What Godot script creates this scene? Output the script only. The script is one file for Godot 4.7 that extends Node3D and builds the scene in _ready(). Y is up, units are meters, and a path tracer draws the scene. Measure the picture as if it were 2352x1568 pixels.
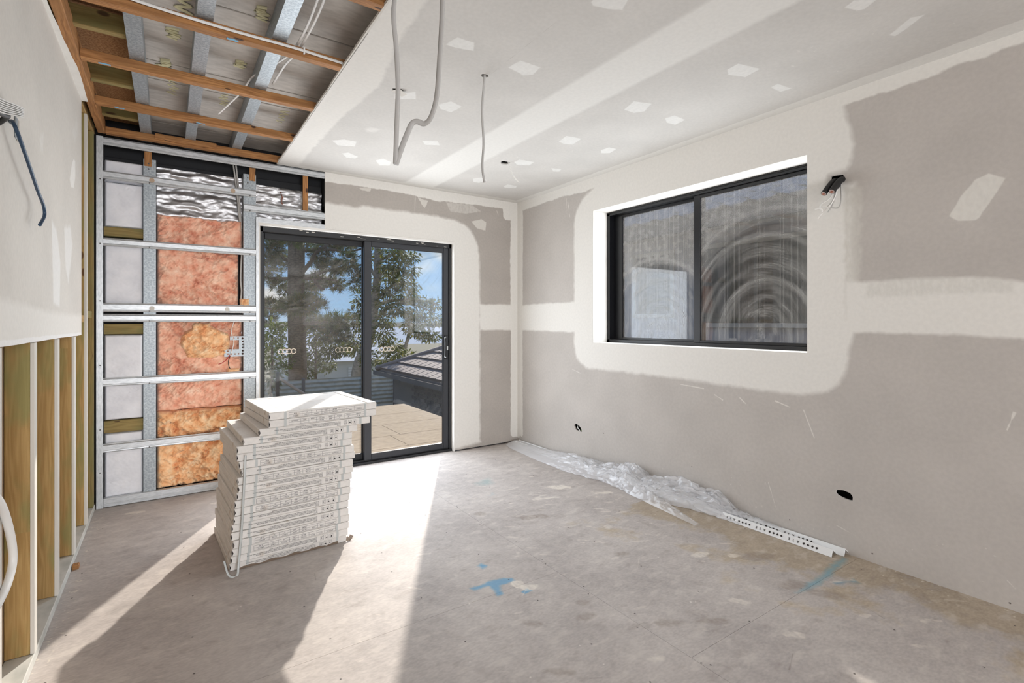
extends Node3D

# ------------------------------------------------------------------ helpers
var M := {}
var rng := RandomNumberGenerator.new()
var NZ: PackedByteArray   # fine tiling noise, 512 x 512
var NB: PackedByteArray   # broad tiling noise, 512 x 512
var used := {}

func numbered(called: String) -> String:
	var k: int = used.get(called, 0)
	used[called] = k + 1
	return called if k == 0 else "%s_%03d" % [called, k]

func thing(called: String, label: String, category: String, at := Vector3.ZERO, group := "") -> Node3D:
	var o := Node3D.new()
	o.name = numbered(called)
	add_child(o)
	o.position = at
	tag(o, label, category, group)
	return o

func tag(o: Node3D, label: String, category: String, group := "") -> Node3D:
	o.set_meta("label", label)
	o.set_meta("category", category)
	if group != "":
		o.set_meta("group", group)
	return o

func setting(called: String) -> Node3D:
	var o := Node3D.new()
	o.name = called
	add_child(o)
	o.set_meta("kind", "structure")
	return o

func ST() -> SurfaceTool:
	var st := SurfaceTool.new()
	st.begin(Mesh.PRIMITIVE_TRIANGLES)
	return st

func obj(called: String, st: SurfaceTool, m: Material, parent: Node) -> MeshInstance3D:
	var o := MeshInstance3D.new()
	o.mesh = st.commit()
	o.material_override = m
	if parent == self:
		o.name = numbered(called)
	else:
		o.name = called
	parent.add_child(o, true)
	return o

func inst(called: String, mesh: Mesh, m: Material, parent: Node, at := Vector3.ZERO, rot := Vector3.ZERO) -> MeshInstance3D:
	var o := MeshInstance3D.new()
	o.mesh = mesh
	o.material_override = m
	o.name = called
	parent.add_child(o, true)
	o.position = at
	o.rotation = rot
	return o

func tri(st: SurfaceTool, a: Vector3, b: Vector3, c: Vector3, n: Vector3, ua := Vector2.ZERO, ub := Vector2.ZERO, uc := Vector2.ZERO) -> void:
	st.set_normal(n)
	if (b - a).cross(c - a).dot(n) > 0.0:
		var t := b
		b = c
		c = t
		var tu := ub
		ub = uc
		uc = tu
	st.set_uv(ua)
	st.add_vertex(a)
	st.set_uv(ub)
	st.add_vertex(b)
	st.set_uv(uc)
	st.add_vertex(c)

func quad(st: SurfaceTool, a: Vector3, b: Vector3, c: Vector3, d: Vector3, n: Vector3, ua := Vector2.ZERO, ub := Vector2.ZERO, uc := Vector2.ZERO, ud := Vector2.ZERO) -> void:
	tri(st, a, b, c, n, ua, ub, uc)
	tri(st, a, c, d, n, ua, uc, ud)

# a box from lo to hi with chamfered edges, grain (u) along its longest side
func bx(st: SurfaceTool, lo: Vector3, hi: Vector3, ch := 0.0, off := Vector2.ZERO) -> void:
	var c := (lo + hi) * 0.5
	var h := (hi - lo) * 0.5
	var long := h.max_axis_index()
	var q := minf(ch, h[h.min_axis_index()] * 0.6)
	var pt := func(s: Vector3, ax: int) -> Vector3:
		var p := Vector3.ZERO
		for k in 3:
			p[k] = s[k] * (h[k] if k == ax else h[k] - q)
		return p
	var uvf := func(p: Vector3, ax: int) -> Vector2:
		if ax == long:
			return Vector2(p[(ax + 1) % 3], p[(ax + 2) % 3]) + off
		return Vector2(p[long], p[3 - long - ax] + (0.13 * (ax + 1))) + off
	for ax in 3:
		var b := (ax + 1) % 3
		var d := (ax + 2) % 3
		for s in [-1.0, 1.0]:
			var v := []
			for e in [[-1, -1], [1, -1], [1, 1], [-1, 1]]:
				var sg := Vector3.ZERO
				sg[ax] = s
				sg[b] = e[0]
				sg[d] = e[1]
				v.append(pt.call(sg, ax))
			var n := Vector3.ZERO
			n[ax] = s
			quad(st, c + v[0], c + v[1], c + v[2], c + v[3], n, uvf.call(v[0], ax), uvf.call(v[1], ax), uvf.call(v[2], ax), uvf.call(v[3], ax))
			if q > 0.0:
				for s2 in [-1.0, 1.0]:
					var sg1 := Vector3.ZERO
					sg1[ax] = s
					sg1[b] = s2
					sg1[d] = -1
					var sg2 := sg1
					sg2[d] = 1
					var p0: Vector3 = pt.call(sg1, ax)
					var p1: Vector3 = pt.call(sg2, ax)
					var p2: Vector3 = pt.call(sg2, b)
					var p3: Vector3 = pt.call(sg1, b)
					var nn := Vector3.ZERO
					nn[ax] = s
					nn[b] = s2
					quad(st, c + p0, c + p1, c + p2, c + p3, nn.normalized(), uvf.call(p0, ax), uvf.call(p1, ax), uvf.call(p2, ax), uvf.call(p3, ax))
	if q > 0.0:
		for a in [-1.0, 1.0]:
			for b in [-1.0, 1.0]:
				for d in [-1.0, 1.0]:
					var sg := Vector3(a, b, d)
					var p0: Vector3 = pt.call(sg, 0)
					tri(st, c + p0, c + pt.call(sg, 1), c + pt.call(sg, 2), sg.normalized(), uvf.call(p0, 0), uvf.call(p0, 0), uvf.call(p0, 0))

func box(called: String, lo: Vector3, hi: Vector3, m: Material, parent: Node, ch := 0.0) -> MeshInstance3D:
	var st := ST()
	bx(st, lo, hi, ch, Vector2(rng.randf() * 7.0, rng.randf() * 7.0))
	return obj(called, st, m, parent)

# a profile (2D, in the two axes after ax) pulled along axis ax from a to b
func prism(st: SurfaceTool, poly: PackedVector2Array, ax: int, a: float, b: float) -> void:
	var i1 := (ax + 1) % 3
	var i2 := (ax + 2) % 3
	var up := func(p: Vector2, t: float) -> Vector3:
		var v := Vector3.ZERO
		v[ax] = t
		v[i1] = p.x
		v[i2] = p.y
		return v
	var area := 0.0
	for k in poly.size():
		area += poly[k].cross(poly[(k + 1) % poly.size()])
	var run := 0.0
	for k in poly.size():
		var p := poly[k]
		var q := poly[(k + 1) % poly.size()]
		var e := q - p
		var n2 := Vector2(e.y, -e.x).normalized() * signf(area)
		var n: Vector3 = up.call(n2, 0.0)
		var l := e.length()
		quad(st, up.call(p, a), up.call(q, a), up.call(q, b), up.call(p, b), n, Vector2(a, run), Vector2(a, run + l), Vector2(b, run + l), Vector2(b, run))
		run += l
	var ix := Geometry2D.triangulate_polygon(poly)
	for e in [[a, -1.0], [b, 1.0]]:
		var n := Vector3.ZERO
		n[ax] = e[1]
		for k in range(0, ix.size(), 3):
			tri(st, up.call(poly[ix[k]], e[0]), up.call(poly[ix[k + 1]], e[0]), up.call(poly[ix[k + 2]], e[0]), n, poly[ix[k]], poly[ix[k + 1]], poly[ix[k + 2]])

# a tube along points; rx and ry are the half axes of its section, hint is the direction of rx
func tube(st: SurfaceTool, pts: Array, rx: float, ry: float, sides := 8, hint := Vector3.UP, taper := 1.0) -> void:
	var n := pts.size()
	var rings := []
	var norms := []
	var us := []
	var run := 0.0
	var x := hint
	for k in n:
		var t: Vector3 = (pts[mini(k + 1, n - 1)] - pts[maxi(k - 1, 0)]).normalized()
		x = (x - t * x.dot(t))
		if x.length() < 0.001:
			x = t.cross(Vector3(0.31, 0.74, 0.6))
		x = x.normalized()
		var y := t.cross(x)
		var f := lerpf(1.0, taper, float(k) / maxf(1.0, n - 1))
		var r := []
		var nr := []
		for s in sides + 1:
			var a := TAU * s / sides
			r.append(pts[k] + x * cos(a) * rx * f + y * sin(a) * ry * f)
			nr.append((x * cos(a) / rx + y * sin(a) / ry).normalized())
		if k > 0:
			run += pts[k].distance_to(pts[k - 1])
		us.append(run)
		rings.append(r)
		norms.append(nr)
	for k in n - 1:
		for s in sides:
			var idx := [[k, s], [k, s + 1], [k + 1, s + 1], [k + 1, s]]
			var P := []
			var N := []
			var U := []
			for e in idx:
				P.append(rings[e[0]][e[1]])
				N.append(norms[e[0]][e[1]])
				U.append(Vector2(us[e[0]], float(e[1]) / sides))
			var order := [0, 1, 2, 0, 2, 3]
			if (P[1] - P[0]).cross(P[2] - P[0]).dot(N[0]) > 0.0:
				order = [0, 2, 1, 0, 3, 2]
			for o in order:
				st.set_normal(N[o])
				st.set_uv(U[o])
				st.add_vertex(P[o])
	for e in [0, n - 1]:
		var dir: Vector3 = (pts[0] - pts[1]).normalized() if e == 0 else (pts[n - 1] - pts[n - 2]).normalized()
		for s in sides:
			tri(st, pts[e], rings[e][s], rings[e][s + 1], dir)

# points of a smooth curve through given points
func curve(pts: Array, per := 8) -> Array:
	var out := []
	var n := pts.size()
	for k in n - 1:
		var p0: Vector3 = pts[maxi(k - 1, 0)]
		var p1: Vector3 = pts[k]
		var p2: Vector3 = pts[k + 1]
		var p3: Vector3 = pts[mini(k + 2, n - 1)]
		for s in per:
			out.append(p1.cubic_interpolate(p2, p0, p3, float(s) / per))
	out.append(pts[n - 1])
	return out

func disc(st: SurfaceTool, c: Vector3, n: Vector3, r: float, h: float, sides := 10) -> void:
	tube(st, [c, c + n * h], r, r, sides, n.cross(Vector3(0.3, 0.5, 0.8)))

# a grid surface: f(i, j) gives points, smooth normals
func grid(st: SurfaceTool, nu: int, nv: int, f: Callable, uvf: Callable, towards: Vector3) -> void:
	var P := []
	for j in nv + 1:
		var row := PackedVector3Array()
		for i in nu + 1:
			row.append(f.call(i, j))
		P.append(row)
	var N := []
	for j in nv + 1:
		var row := PackedVector3Array()
		for i in nu + 1:
			var du: Vector3 = P[j][mini(i + 1, nu)] - P[j][maxi(i - 1, 0)]
			var dv: Vector3 = P[mini(j + 1, nv)][i] - P[maxi(j - 1, 0)][i]
			row.append(du.cross(dv).normalized())
		N.append(row)
	var flip: float = 1.0 if N[nv / 2][nu / 2].dot(towards) > 0.0 else -1.0
	for j in nv:
		for i in nu:
			var q := [[i, j], [i + 1, j], [i + 1, j + 1], [i, j + 1]]
			var order := [0, 2, 1, 0, 3, 2] if flip > 0.0 else [0, 1, 2, 0, 2, 3]
			for o in order:
				var e: Array = q[o]
				st.set_normal(N[e[1]][e[0]] * flip)
				st.set_uv(uvf.call(e[0], e[1]))
				st.add_vertex(P[e[1]][e[0]])

# ------------------------------------------------------------------ textures
func noise_bytes(seed_: int, freq: float, oct: int, type := FastNoiseLite.TYPE_SIMPLEX_SMOOTH) -> PackedByteArray:
	var f := FastNoiseLite.new()
	f.seed = seed_
	f.noise_type = type
	f.frequency = freq
	f.fractal_octaves = oct
	var im := f.get_seamless_image(512, 512)
	im.convert(Image.FORMAT_L8)
	return im.get_data()

class Painter:
	var w: int
	var h: int
	var d: PackedByteArray
	var s: float      # pixels per metre
	var o: Vector2    # metres at pixel 0, 0
	var fy: float     # -1 where the second coordinate runs upwards
	var nz: PackedByteArray
	var nb: PackedByteArray
	func _init(w_: int, h_: int, s_: float, o_: Vector2, up: bool, nz_: PackedByteArray, nb_: PackedByteArray) -> void:
		w = w_
		h = h_
		s = s_
		o = o_
		fy = -1.0 if up else 1.0
		nz = nz_
		nb = nb_
		d.resize(w * h * 3)
	func base(c: Color, fine: float, broad: float) -> void:
		var r := c.r * 255.0
		var g := c.g * 255.0
		var b := c.b * 255.0
		var k := 0
		for y in h:
			var ry := (y & 511) << 9
			var rb := ((y >> 2) & 511) << 9
			for x in w:
				var v := 1.0 + (nz[ry | (x & 511)] - 128) * fine + (nb[rb | ((x >> 2) & 511)] - 128) * broad
				d[k] = clampi(int(r * v), 0, 255)
				d[k + 1] = clampi(int(g * v), 0, 255)
				d[k + 2] = clampi(int(b * v), 0, 255)
				k += 3
	func px(p: Vector2) -> Vector2:
		return Vector2((p.x - o.x) * s, (p.y - o.y) * s * fy)
	func dot(x: int, y: int, c: Color, a: float) -> void:
		if x < 0 or y < 0 or x >= w or y >= h:
			return
		var k := (y * w + x) * 3
		var v := 1.0 + (nz[((y & 511) << 9) | (x & 511)] - 128) * 0.00012
		d[k] = clampi(int(d[k] + (c.r * 255.0 * v - d[k]) * a), 0, 255)
		d[k + 1] = clampi(int(d[k + 1] + (c.g * 255.0 * v - d[k + 1]) * a), 0, 255)
		d[k + 2] = clampi(int(d[k + 2] + (c.b * 255.0 * v - d[k + 2]) * a), 0, 255)
	func sdf(p: Vector2, q: PackedVector2Array) -> float:
		var n := q.size()
		var dd := 1e12
		var sg := 1.0
		var j := n - 1
		for i in n:
			var e := q[j] - q[i]
			var v := p - q[i]
			var b := v - e * clampf(v.dot(e) / maxf(e.length_squared(), 1e-9), 0.0, 1.0)
			dd = minf(dd, b.length_squared())
			var c1 := p.y >= q[i].y
			var c2 := p.y < q[j].y
			var c3 := e.x * v.y > e.y * v.x
			if (c1 and c2 and c3) or (not c1 and not c2 and not c3):
				sg = -sg
			j = i
		return -sg * sqrt(dd)
	# fills a polygon given in metres; feather and rough in metres; streak > 0 lets the coat vary in thickness
	func poly(flat: Array, c: Color, a := 1.0, feather := 0.004, rough := 0.004, thin := 0.0) -> void:
		var q := PackedVector2Array()
		var lo := Vector2(1e9, 1e9)
		var hi := -lo
		for k in range(0, flat.size(), 2):
			var p := px(Vector2(flat[k], flat[k + 1]))
			q.append(p)
			lo = lo.min(p)
			hi = hi.max(p)
		var f := maxf(feather * s, 1.0)
		var ro := rough * s
		var x0 := maxi(0, int(lo.x - ro - 2))
		var x1 := mini(w, int(hi.x + ro + 2))
		var y0 := maxi(0, int(lo.y - ro - 2))
		var y1 := mini(h, int(hi.y + ro + 2))
		for by in range(y0, y1, 8):
			for bx in range(x0, x1, 8):
				var m := sdf(Vector2(bx + 4, by + 4), q)
				if m < -(6.0 + ro):
					continue
				var full := m > 6.0 + ro + f
				for y in range(by, mini(by + 8, y1)):
					for x in range(bx, mini(bx + 8, x1)):
						var t := a
						if not full:
							var n := (nb[((y & 511) << 9) | (x & 511)] - 128) / 128.0 + (nz[((y >> 1 & 511) << 9) | (x >> 1 & 511)] - 128) / 128.0 * 0.35
							var e := sdf(Vector2(x, y), q) + n * ro
							if e <= 0.0:
								continue
							t = a * minf(1.0, e / f)
						if thin > 0.0:
							t *= clampf(1.0 - thin * (0.5 + (nb[((y * 2 & 511) << 9) | (x * 5 & 511)] - 128) / 90.0), 0.0, 1.0)
						dot(x, y, c, t)
	func stroke(a: Vector2, b: Vector2, width: float, c: Color, al := 1.0) -> void:
		var t := (b - a).normalized() * 1.0
		var n := Vector2(-t.y, t.x) * width * 0.5
		poly([a.x + n.x, a.y + n.y, b.x + n.x * 0.6, b.y + n.y * 0.6, b.x - n.x * 0.6, b.y - n.y * 0.6, a.x - n.x, a.y - n.y], c, al, 0.002, width * 0.3)
	func blob(p: Vector2, rx: float, ry: float, ang: float, c: Color, al: float, feather: float, rough: float, thin := 0.0) -> void:
		var f := []
		for k in 10:
			var e := Vector2(cos(TAU * k / 10) * rx, sin(TAU * k / 10) * ry).rotated(ang)
			f.append(p.x + e.x)
			f.append(p.y + e.y)
		poly(f, c, al, feather, rough, thin)
	func tex() -> ImageTexture:
		return ImageTexture.create_from_image(Image.create_from_data(w, h, false, Image.FORMAT_RGB8, d))

func C8(r: float, g: float, b: float) -> Color:
	return Color(r / 255.0, g / 255.0, b / 255.0)

func mat(c: Color, rough := 0.8, metal := 0.0) -> StandardMaterial3D:
	var m := StandardMaterial3D.new()
	m.albedo_color = c
	m.roughness = rough
	m.metallic = metal
	return m

func tmat(t: Texture2D, rough := 0.85, metal := 0.0, tint := Color.WHITE) -> StandardMaterial3D:
	var m := mat(tint, rough, metal)
	m.albedo_texture = t
	return m

# wood: u along the grain; two metres by half a metre
func wood_tex(seed_: int, light: Color, dark: Color, knot: Color, tint: Color, tint_much: float) -> ImageTexture:
	var w := 1024
	var h := 256
	var a := noise_bytes(seed_, 0.012, 3)
	var r := RandomNumberGenerator.new()
	r.seed = seed_
	var knots := []
	for k in 9:
		knots.append([r.randf() * w, r.randf() * h, r.randf_range(5, 11), r.randf_range(4, 8)])
	var d := PackedByteArray()
	d.resize(w * h * 3)
	var k := 0
	for y in h:
		for x in w:
			var bend := 0.0
			var kn := 0.0
			for q in knots:
				var dx: float = (x - q[0]) / q[2]
				var dy: float = (y - q[1]) / q[3]
				var dd: float = dx * dx * 0.35 + dy * dy
				if dd < 12.0:
					bend += signf(dy) * exp(-dd * 0.3) * 9.0
					kn = maxf(kn, 1.0 - dd)
			var broad := (a[(((y + int(bend)) * 2 & 511) << 9) | ((x >> 2) & 511)]) / 255.0
			var g := sin((y + bend) * 0.42 + broad * 16.0) * 0.5 + 0.5
			var fine := NZ[((y * 5 & 511) << 9) | ((x >> 3) & 511)] / 255.0
			var t := clampf(g * 0.45 + broad * 0.4 + (fine - 0.5) * 0.6, 0.0, 1.0)
			var c := light.lerp(dark, t)
			c = c.lerp(tint, tint_much * clampf((NB[((y >> 1) << 9) | ((x >> 2) & 511)] / 255.0 - 0.42) * 3.0, 0.0, 1.0))
			c = c.lerp(knot, clampf(kn * 1.3, 0.0, 0.9))
			d[k] = int(c.r * 255)
			d[k + 1] = int(c.g * 255)
			d[k + 2] = int(c.b * 255)
			k += 3
	return ImageTexture.create_from_image(Image.create_from_data(w, h, false, Image.FORMAT_RGB8, d))

# colour ramp over noise; each ramp entry is a colour
func ramp_tex(n: PackedByteArray, w: int, sx: int, sy: int, ramp: Array, fine: float, gain := 1.0) -> ImageTexture:
	var d := PackedByteArray()
	d.resize(w * w * 3)
	var k := 0
	var m := ramp.size() - 1
	for y in w:
		for x in w:
			var v := (n[((y * sy & 511) << 9) | (x * sx & 511)] / 255.0 - 0.5) * gain + 0.5 + (NZ[((y & 511) << 9) | (x & 511)] / 255.0 - 0.5) * fine
			v = clampf(v, 0.0, 0.9999) * m
			var i := int(v)
			var c: Color = ramp[i].lerp(ramp[i + 1], v - i)
			d[k] = int(c.r * 255)
			d[k + 1] = int(c.g * 255)
			d[k + 2] = int(c.b * 255)
			k += 3
	return ImageTexture.create_from_image(Image.create_from_data(w, w, false, Image.FORMAT_RGB8, d))

# ------------------------------------------------------------------ scene
const ZR := 6.0   # the unseen wall behind the camera, set back to even out the front light
const SUN := Vector3(-0.433, -0.4633, 0.7732)   # the way sunlight travels

func _ready() -> void:
	rng.seed = 11
	camera_and_light()
	NZ = noise_bytes(3, 0.09, 3)
	NB = noise_bytes(8, 0.02, 4)
	materials()
	shell()
	door()
	window()
	ceiling_frame()
	steel_frame()
	timber_frame()
	insulation()
	boxes()
	cables()
	wall_services()
	plastic_and_beads()
	outside()

func camera_and_light() -> void:
	var cam := Camera3D.new()
	cam.name = "camera"
	add_child(cam)
	cam.position = Vector3(0, 1.3, 0)
	cam.rotation.y = -atan(789.0 / 1158.5)
	# the lens is shifted down a little: the horizon lies 44 pixels above the middle, uprights stay upright
	cam.projection = Camera3D.PROJECTION_FRUSTUM
	cam.near = 0.05
	cam.far = 900.0
	cam.size = 1568.0 / 1158.5 * 0.05
	cam.frustum_offset = Vector2(0, -44.0 / 1158.5 * 0.05)
	cam.current = true
	var we := WorldEnvironment.new()
	we.name = "surroundings"
	var e := Environment.new()
	e.background_mode = Environment.BG_SKY
	e.sky = Sky.new()
	e.sky.sky_material = sky()
	e.background_energy_multiplier = 1.0
	e.tonemap_mode = Environment.TONE_MAPPER_LINEAR
	e.tonemap_exposure = 1.4
	e.sdfgi_enabled = true
	e.ssao_enabled = true
	e.ssil_enabled = true
	we.environment = e
	add_child(we)
	var sun := DirectionalLight3D.new()
	sun.name = "sun"
	add_child(sun)
	sun.look_at_from_position(Vector3.ZERO, SUN)
	sun.light_energy = 1.35
	sun.light_color = Color(1.0, 0.965, 0.92)
	sun.light_angular_distance = 0.9
	sun.shadow_enabled = true
	# daylight through the sliding door and the side window, one light of each opening's size
	for o in [[Vector3(1.49, 1.05, -4.565), Vector2(1.66, 1.95), PI, 3.9, Color(0.95, 0.975, 1.0)], [Vector3(3.315, 1.71, -2.42), Vector2(1.78, 1.12), PI / 2, 1.2, Color(0.95, 0.975, 1.0)]]:
		var l := AreaLight3D.new()
		l.name = "daylight"
		add_child(l, true)
		l.area_size = o[1]
		l.position = o[0]
		l.rotation.y = o[2]
		l.light_color = o[4]
		l.light_energy = o[3]
		l.area_range = 30.0
		l.shadow_enabled = true
	# light out of view behind the camera, placed to light the back wall and stack
	var day := AreaLight3D.new()
	day.name = "unseen_rear_light"
	add_child(day)
	day.area_size = Vector2(2.05, 2.15)
	day.position = Vector3(0.7, 1.15, ZR - 0.03)
	day.rotation = Vector3.ZERO
	day.light_color = Color(0.97, 0.98, 1.0)
	day.light_energy = 21.0
	day.area_range = 30.0
	day.shadow_enabled = true

func sky() -> PanoramaSkyMaterial:
	var w := 2048
	var h := 512
	h = 1024
	var n := FastNoiseLite.new()
	n.seed = 5
	n.frequency = 1.0
	n.fractal_octaves = 5
	var d := PackedByteArray()
	d.resize(w * h * 3)
	var small := 4
	var sw := w / small
	var sh := h / small
	var cov := PackedFloat32Array()
	cov.resize(sw * sh)
	for y in sh / 2 + 1:
		var el := (0.5 - (y + 0.5) / sh) * PI
		for x in sw:
			var az := (x + 0.5) / sw * TAU
			var v := Vector3(cos(el) * sin(az), sin(el), cos(el) * cos(az))
			var q := v / maxf(0.16, v.y + 0.12)
			cov[y * sw + x] = clampf((n.get_noise_3d(q.x * 0.9, v.y * 7.0, q.z * 0.9) - 0.02) * 4.0, 0.0, 1.0)
	var small_im := Image.create_from_data(sw, sh, false, Image.FORMAT_RF, cov.to_byte_array())
	small_im.resize(w, h, Image.INTERPOLATE_CUBIC)
	var big := small_im.get_data().to_float32_array()
	var k := 0
	for y in h:
		var el := (0.5 - (y + 0.5) / h) * PI
		var t := clampf(el / (PI * 0.5), 0.0, 1.0)
		var c := Color(0.70, 0.86, 1.0).lerp(Color(0.40, 0.67, 0.98), clampf(t * 4.2, 0.0, 1.0)).lerp(Color(0.34, 0.58, 0.93), clampf((t - 0.24) * 1.6, 0.0, 1.0))
		if el < 0.0:
			c = Color(0.62, 0.62, 0.6)
		for x in w:
			var cl := clampf(big[y * w + x], 0.0, 1.0) if el > 0.0 else 0.0
			var q := c.lerp(Color(1.0, 0.99, 0.97), cl * 0.92)
			d[k] = int(q.r * 255)
			d[k + 1] = int(q.g * 255)
			d[k + 2] = int(q.b * 255)
			k += 3
	var m := PanoramaSkyMaterial.new()
	m.panorama = ImageTexture.create_from_image(Image.create_from_data(w, h, false, Image.FORMAT_RGB8, d))
	m.energy_multiplier = 0.58
	return m

func materials() -> void:
	var pine := wood_tex(21, C8(190, 158, 104), C8(158, 124, 72), C8(92, 62, 38), C8(136, 140, 88), 0.6)
	M.stud = tmat(pine, 0.8)
	M.stud.uv1_scale = Vector3(0.5, 2.6, 1)
	M.stud_pale = tmat(pine, 0.8, 0.0, C8(255, 255, 255))
	var old := wood_tex(22, C8(192, 138, 84), C8(130, 84, 44), C8(56, 34, 22), C8(146, 104, 62), 0.5)
	M.batten = tmat(old, 0.75)
	M.batten.uv1_scale = Vector3(0.6, 2.4, 1)
	var green := wood_tex(23, C8(158, 138, 86), C8(126, 106, 62), C8(74, 54, 34), C8(118, 120, 76), 0.6)
	M.green = tmat(green, 0.8)
	M.green.uv1_scale = Vector3(0.5, 2.2, 1)
	var spangle := noise_bytes(31, 0.05, 2, FastNoiseLite.TYPE_CELLULAR)
	M.galv = tmat(ramp_tex(spangle, 512, 1, 1, [C8(134, 141, 146), C8(160, 167, 171), C8(184, 190, 194)], 0.3), 0.45, 0.5)
	M.galv.uv1_scale = Vector3(3, 3, 1)
	M.steel = tmat(ramp_tex(NB, 512, 1, 3, [C8(178, 182, 185), C8(198, 201, 203), C8(212, 214, 216)], 0.12), 0.4, 0.5)
	M.steel.uv1_scale = Vector3(2, 2, 1)
	M.screw = mat(C8(90, 88, 86), 0.4, 0.8)
	var fl := noise_bytes(41, 0.012, 5)
	M.pink = tmat(ramp_tex(fl, 512, 1, 1, [C8(226, 150, 122), C8(240, 176, 148), C8(248, 198, 170), C8(253, 218, 194)], 0.14, 1.0), 1.0)
	M.pink.uv1_scale = Vector3(1.7, 1.7, 1)
	M.peach = tmat(ramp_tex(fl, 512, 1, 1, [C8(232, 158, 106), C8(246, 188, 136), C8(252, 208, 162), C8(254, 226, 190)], 0.14, 1.0), 1.0)
	M.peach.uv1_scale = Vector3(1.9, 1.9, 1)
	M.fluff = tmat(ramp_tex(fl, 512, 1, 1, [C8(226, 227, 233), C8(236, 237, 242), C8(244, 244, 248)], 0.2, 1.0), 1.0)
	for k in ["pink", "peach", "fluff"]:
		M[k].rim_enabled = true
		M[k].rim = 0.4
	M.foil = mat(C8(186, 185, 186), 0.42, 1.0)
	M.board = tmat(ramp_tex(fl, 512, 1, 3, [C8(176, 169, 161), C8(192, 185, 177), C8(204, 197, 189)], 0.18, 1.0), 0.9)
	M.board.uv1_scale = Vector3(1.1, 1.1, 1)
	M.chip = tmat(ramp_tex(NZ, 256, 1, 1, [C8(132, 92, 58), C8(160, 116, 76), C8(178, 136, 94)], 0.5), 0.9)
	M.chip.uv1_scale = Vector3(3, 3, 1)
	M.foam = mat(C8(214, 208, 170), 0.9)
	M.white = tmat(ramp_tex(NB, 256, 1, 1, [C8(226, 223, 216), C8(234, 231, 225), C8(238, 236, 231)], 0.2), 0.85)
	M.core = mat(C8(214, 210, 202), 0.95)
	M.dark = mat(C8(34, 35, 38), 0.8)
	M.frame = mat(C8(30, 31, 34), 0.5)
	M.frame_in = mat(C8(46, 48, 53), 0.5)
	M.blackframe = mat(C8(16, 17, 21), 0.35)
	M.rubber = mat(C8(22, 21, 21), 0.6)
	M.cable = mat(C8(190, 188, 184), 0.55)
	M.cable_grey = mat(C8(182, 180, 177), 0.5)
	M.cable_white = mat(C8(232, 230, 226), 0.5)
	M.cable_blue = mat(C8(38, 62, 86), 0.45)
	M.tan = mat(C8(186, 164, 142), 0.9)
	M.copper = mat(C8(168, 112, 92), 0.5, 0.7)
	M.ring = mat(C8(240, 226, 206), 0.7)
	M.red = mat(C8(180, 40, 40), 0.5)
	var g := mat(Color(0.10, 0.12, 0.11, 0.05), 0.02)
	g.transparency = BaseMaterial3D.TRANSPARENCY_ALPHA
	M.glass = g
	var cb := Painter.new(640, 640, 512.0, Vector2.ZERO, false, NZ, NB)
	cb.base(C8(226, 222, 217), 0.0002, 0.0003)
	for k in 70:
		var q := Vector2(rng.randf() * 1.25, rng.randf() * 1.25)
		cb.blob(q, rng.randf_range(0.01, 0.06), rng.randf_range(0.004, 0.02), rng.randf() * 3.0, C8(176, 158, 138), rng.randf_range(0.1, 0.45), 0.012, 0.012, 0.5)
	for k in 60:
		var q := Vector2(rng.randf() * 1.25, rng.randf() * 1.25)
		cb.stroke(q, q + Vector2(rng.randf_range(-0.08, 0.08), rng.randf_range(-0.05, 0.05)), 0.004, C8(190, 182, 172), 0.5)
	M.carton = tmat(cb.tex(), 0.8)
	M.carton.uv1_scale = Vector3(0.8, 0.8, 1)
	M.ink = mat(C8(58, 56, 58), 0.8)
	M.gap = mat(C8(44, 36, 34), 0.9)  # dark brown, also used for the shade in gaps, slots and punched holes
	M.strap = mat(C8(188, 191, 189), 0.35)

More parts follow.
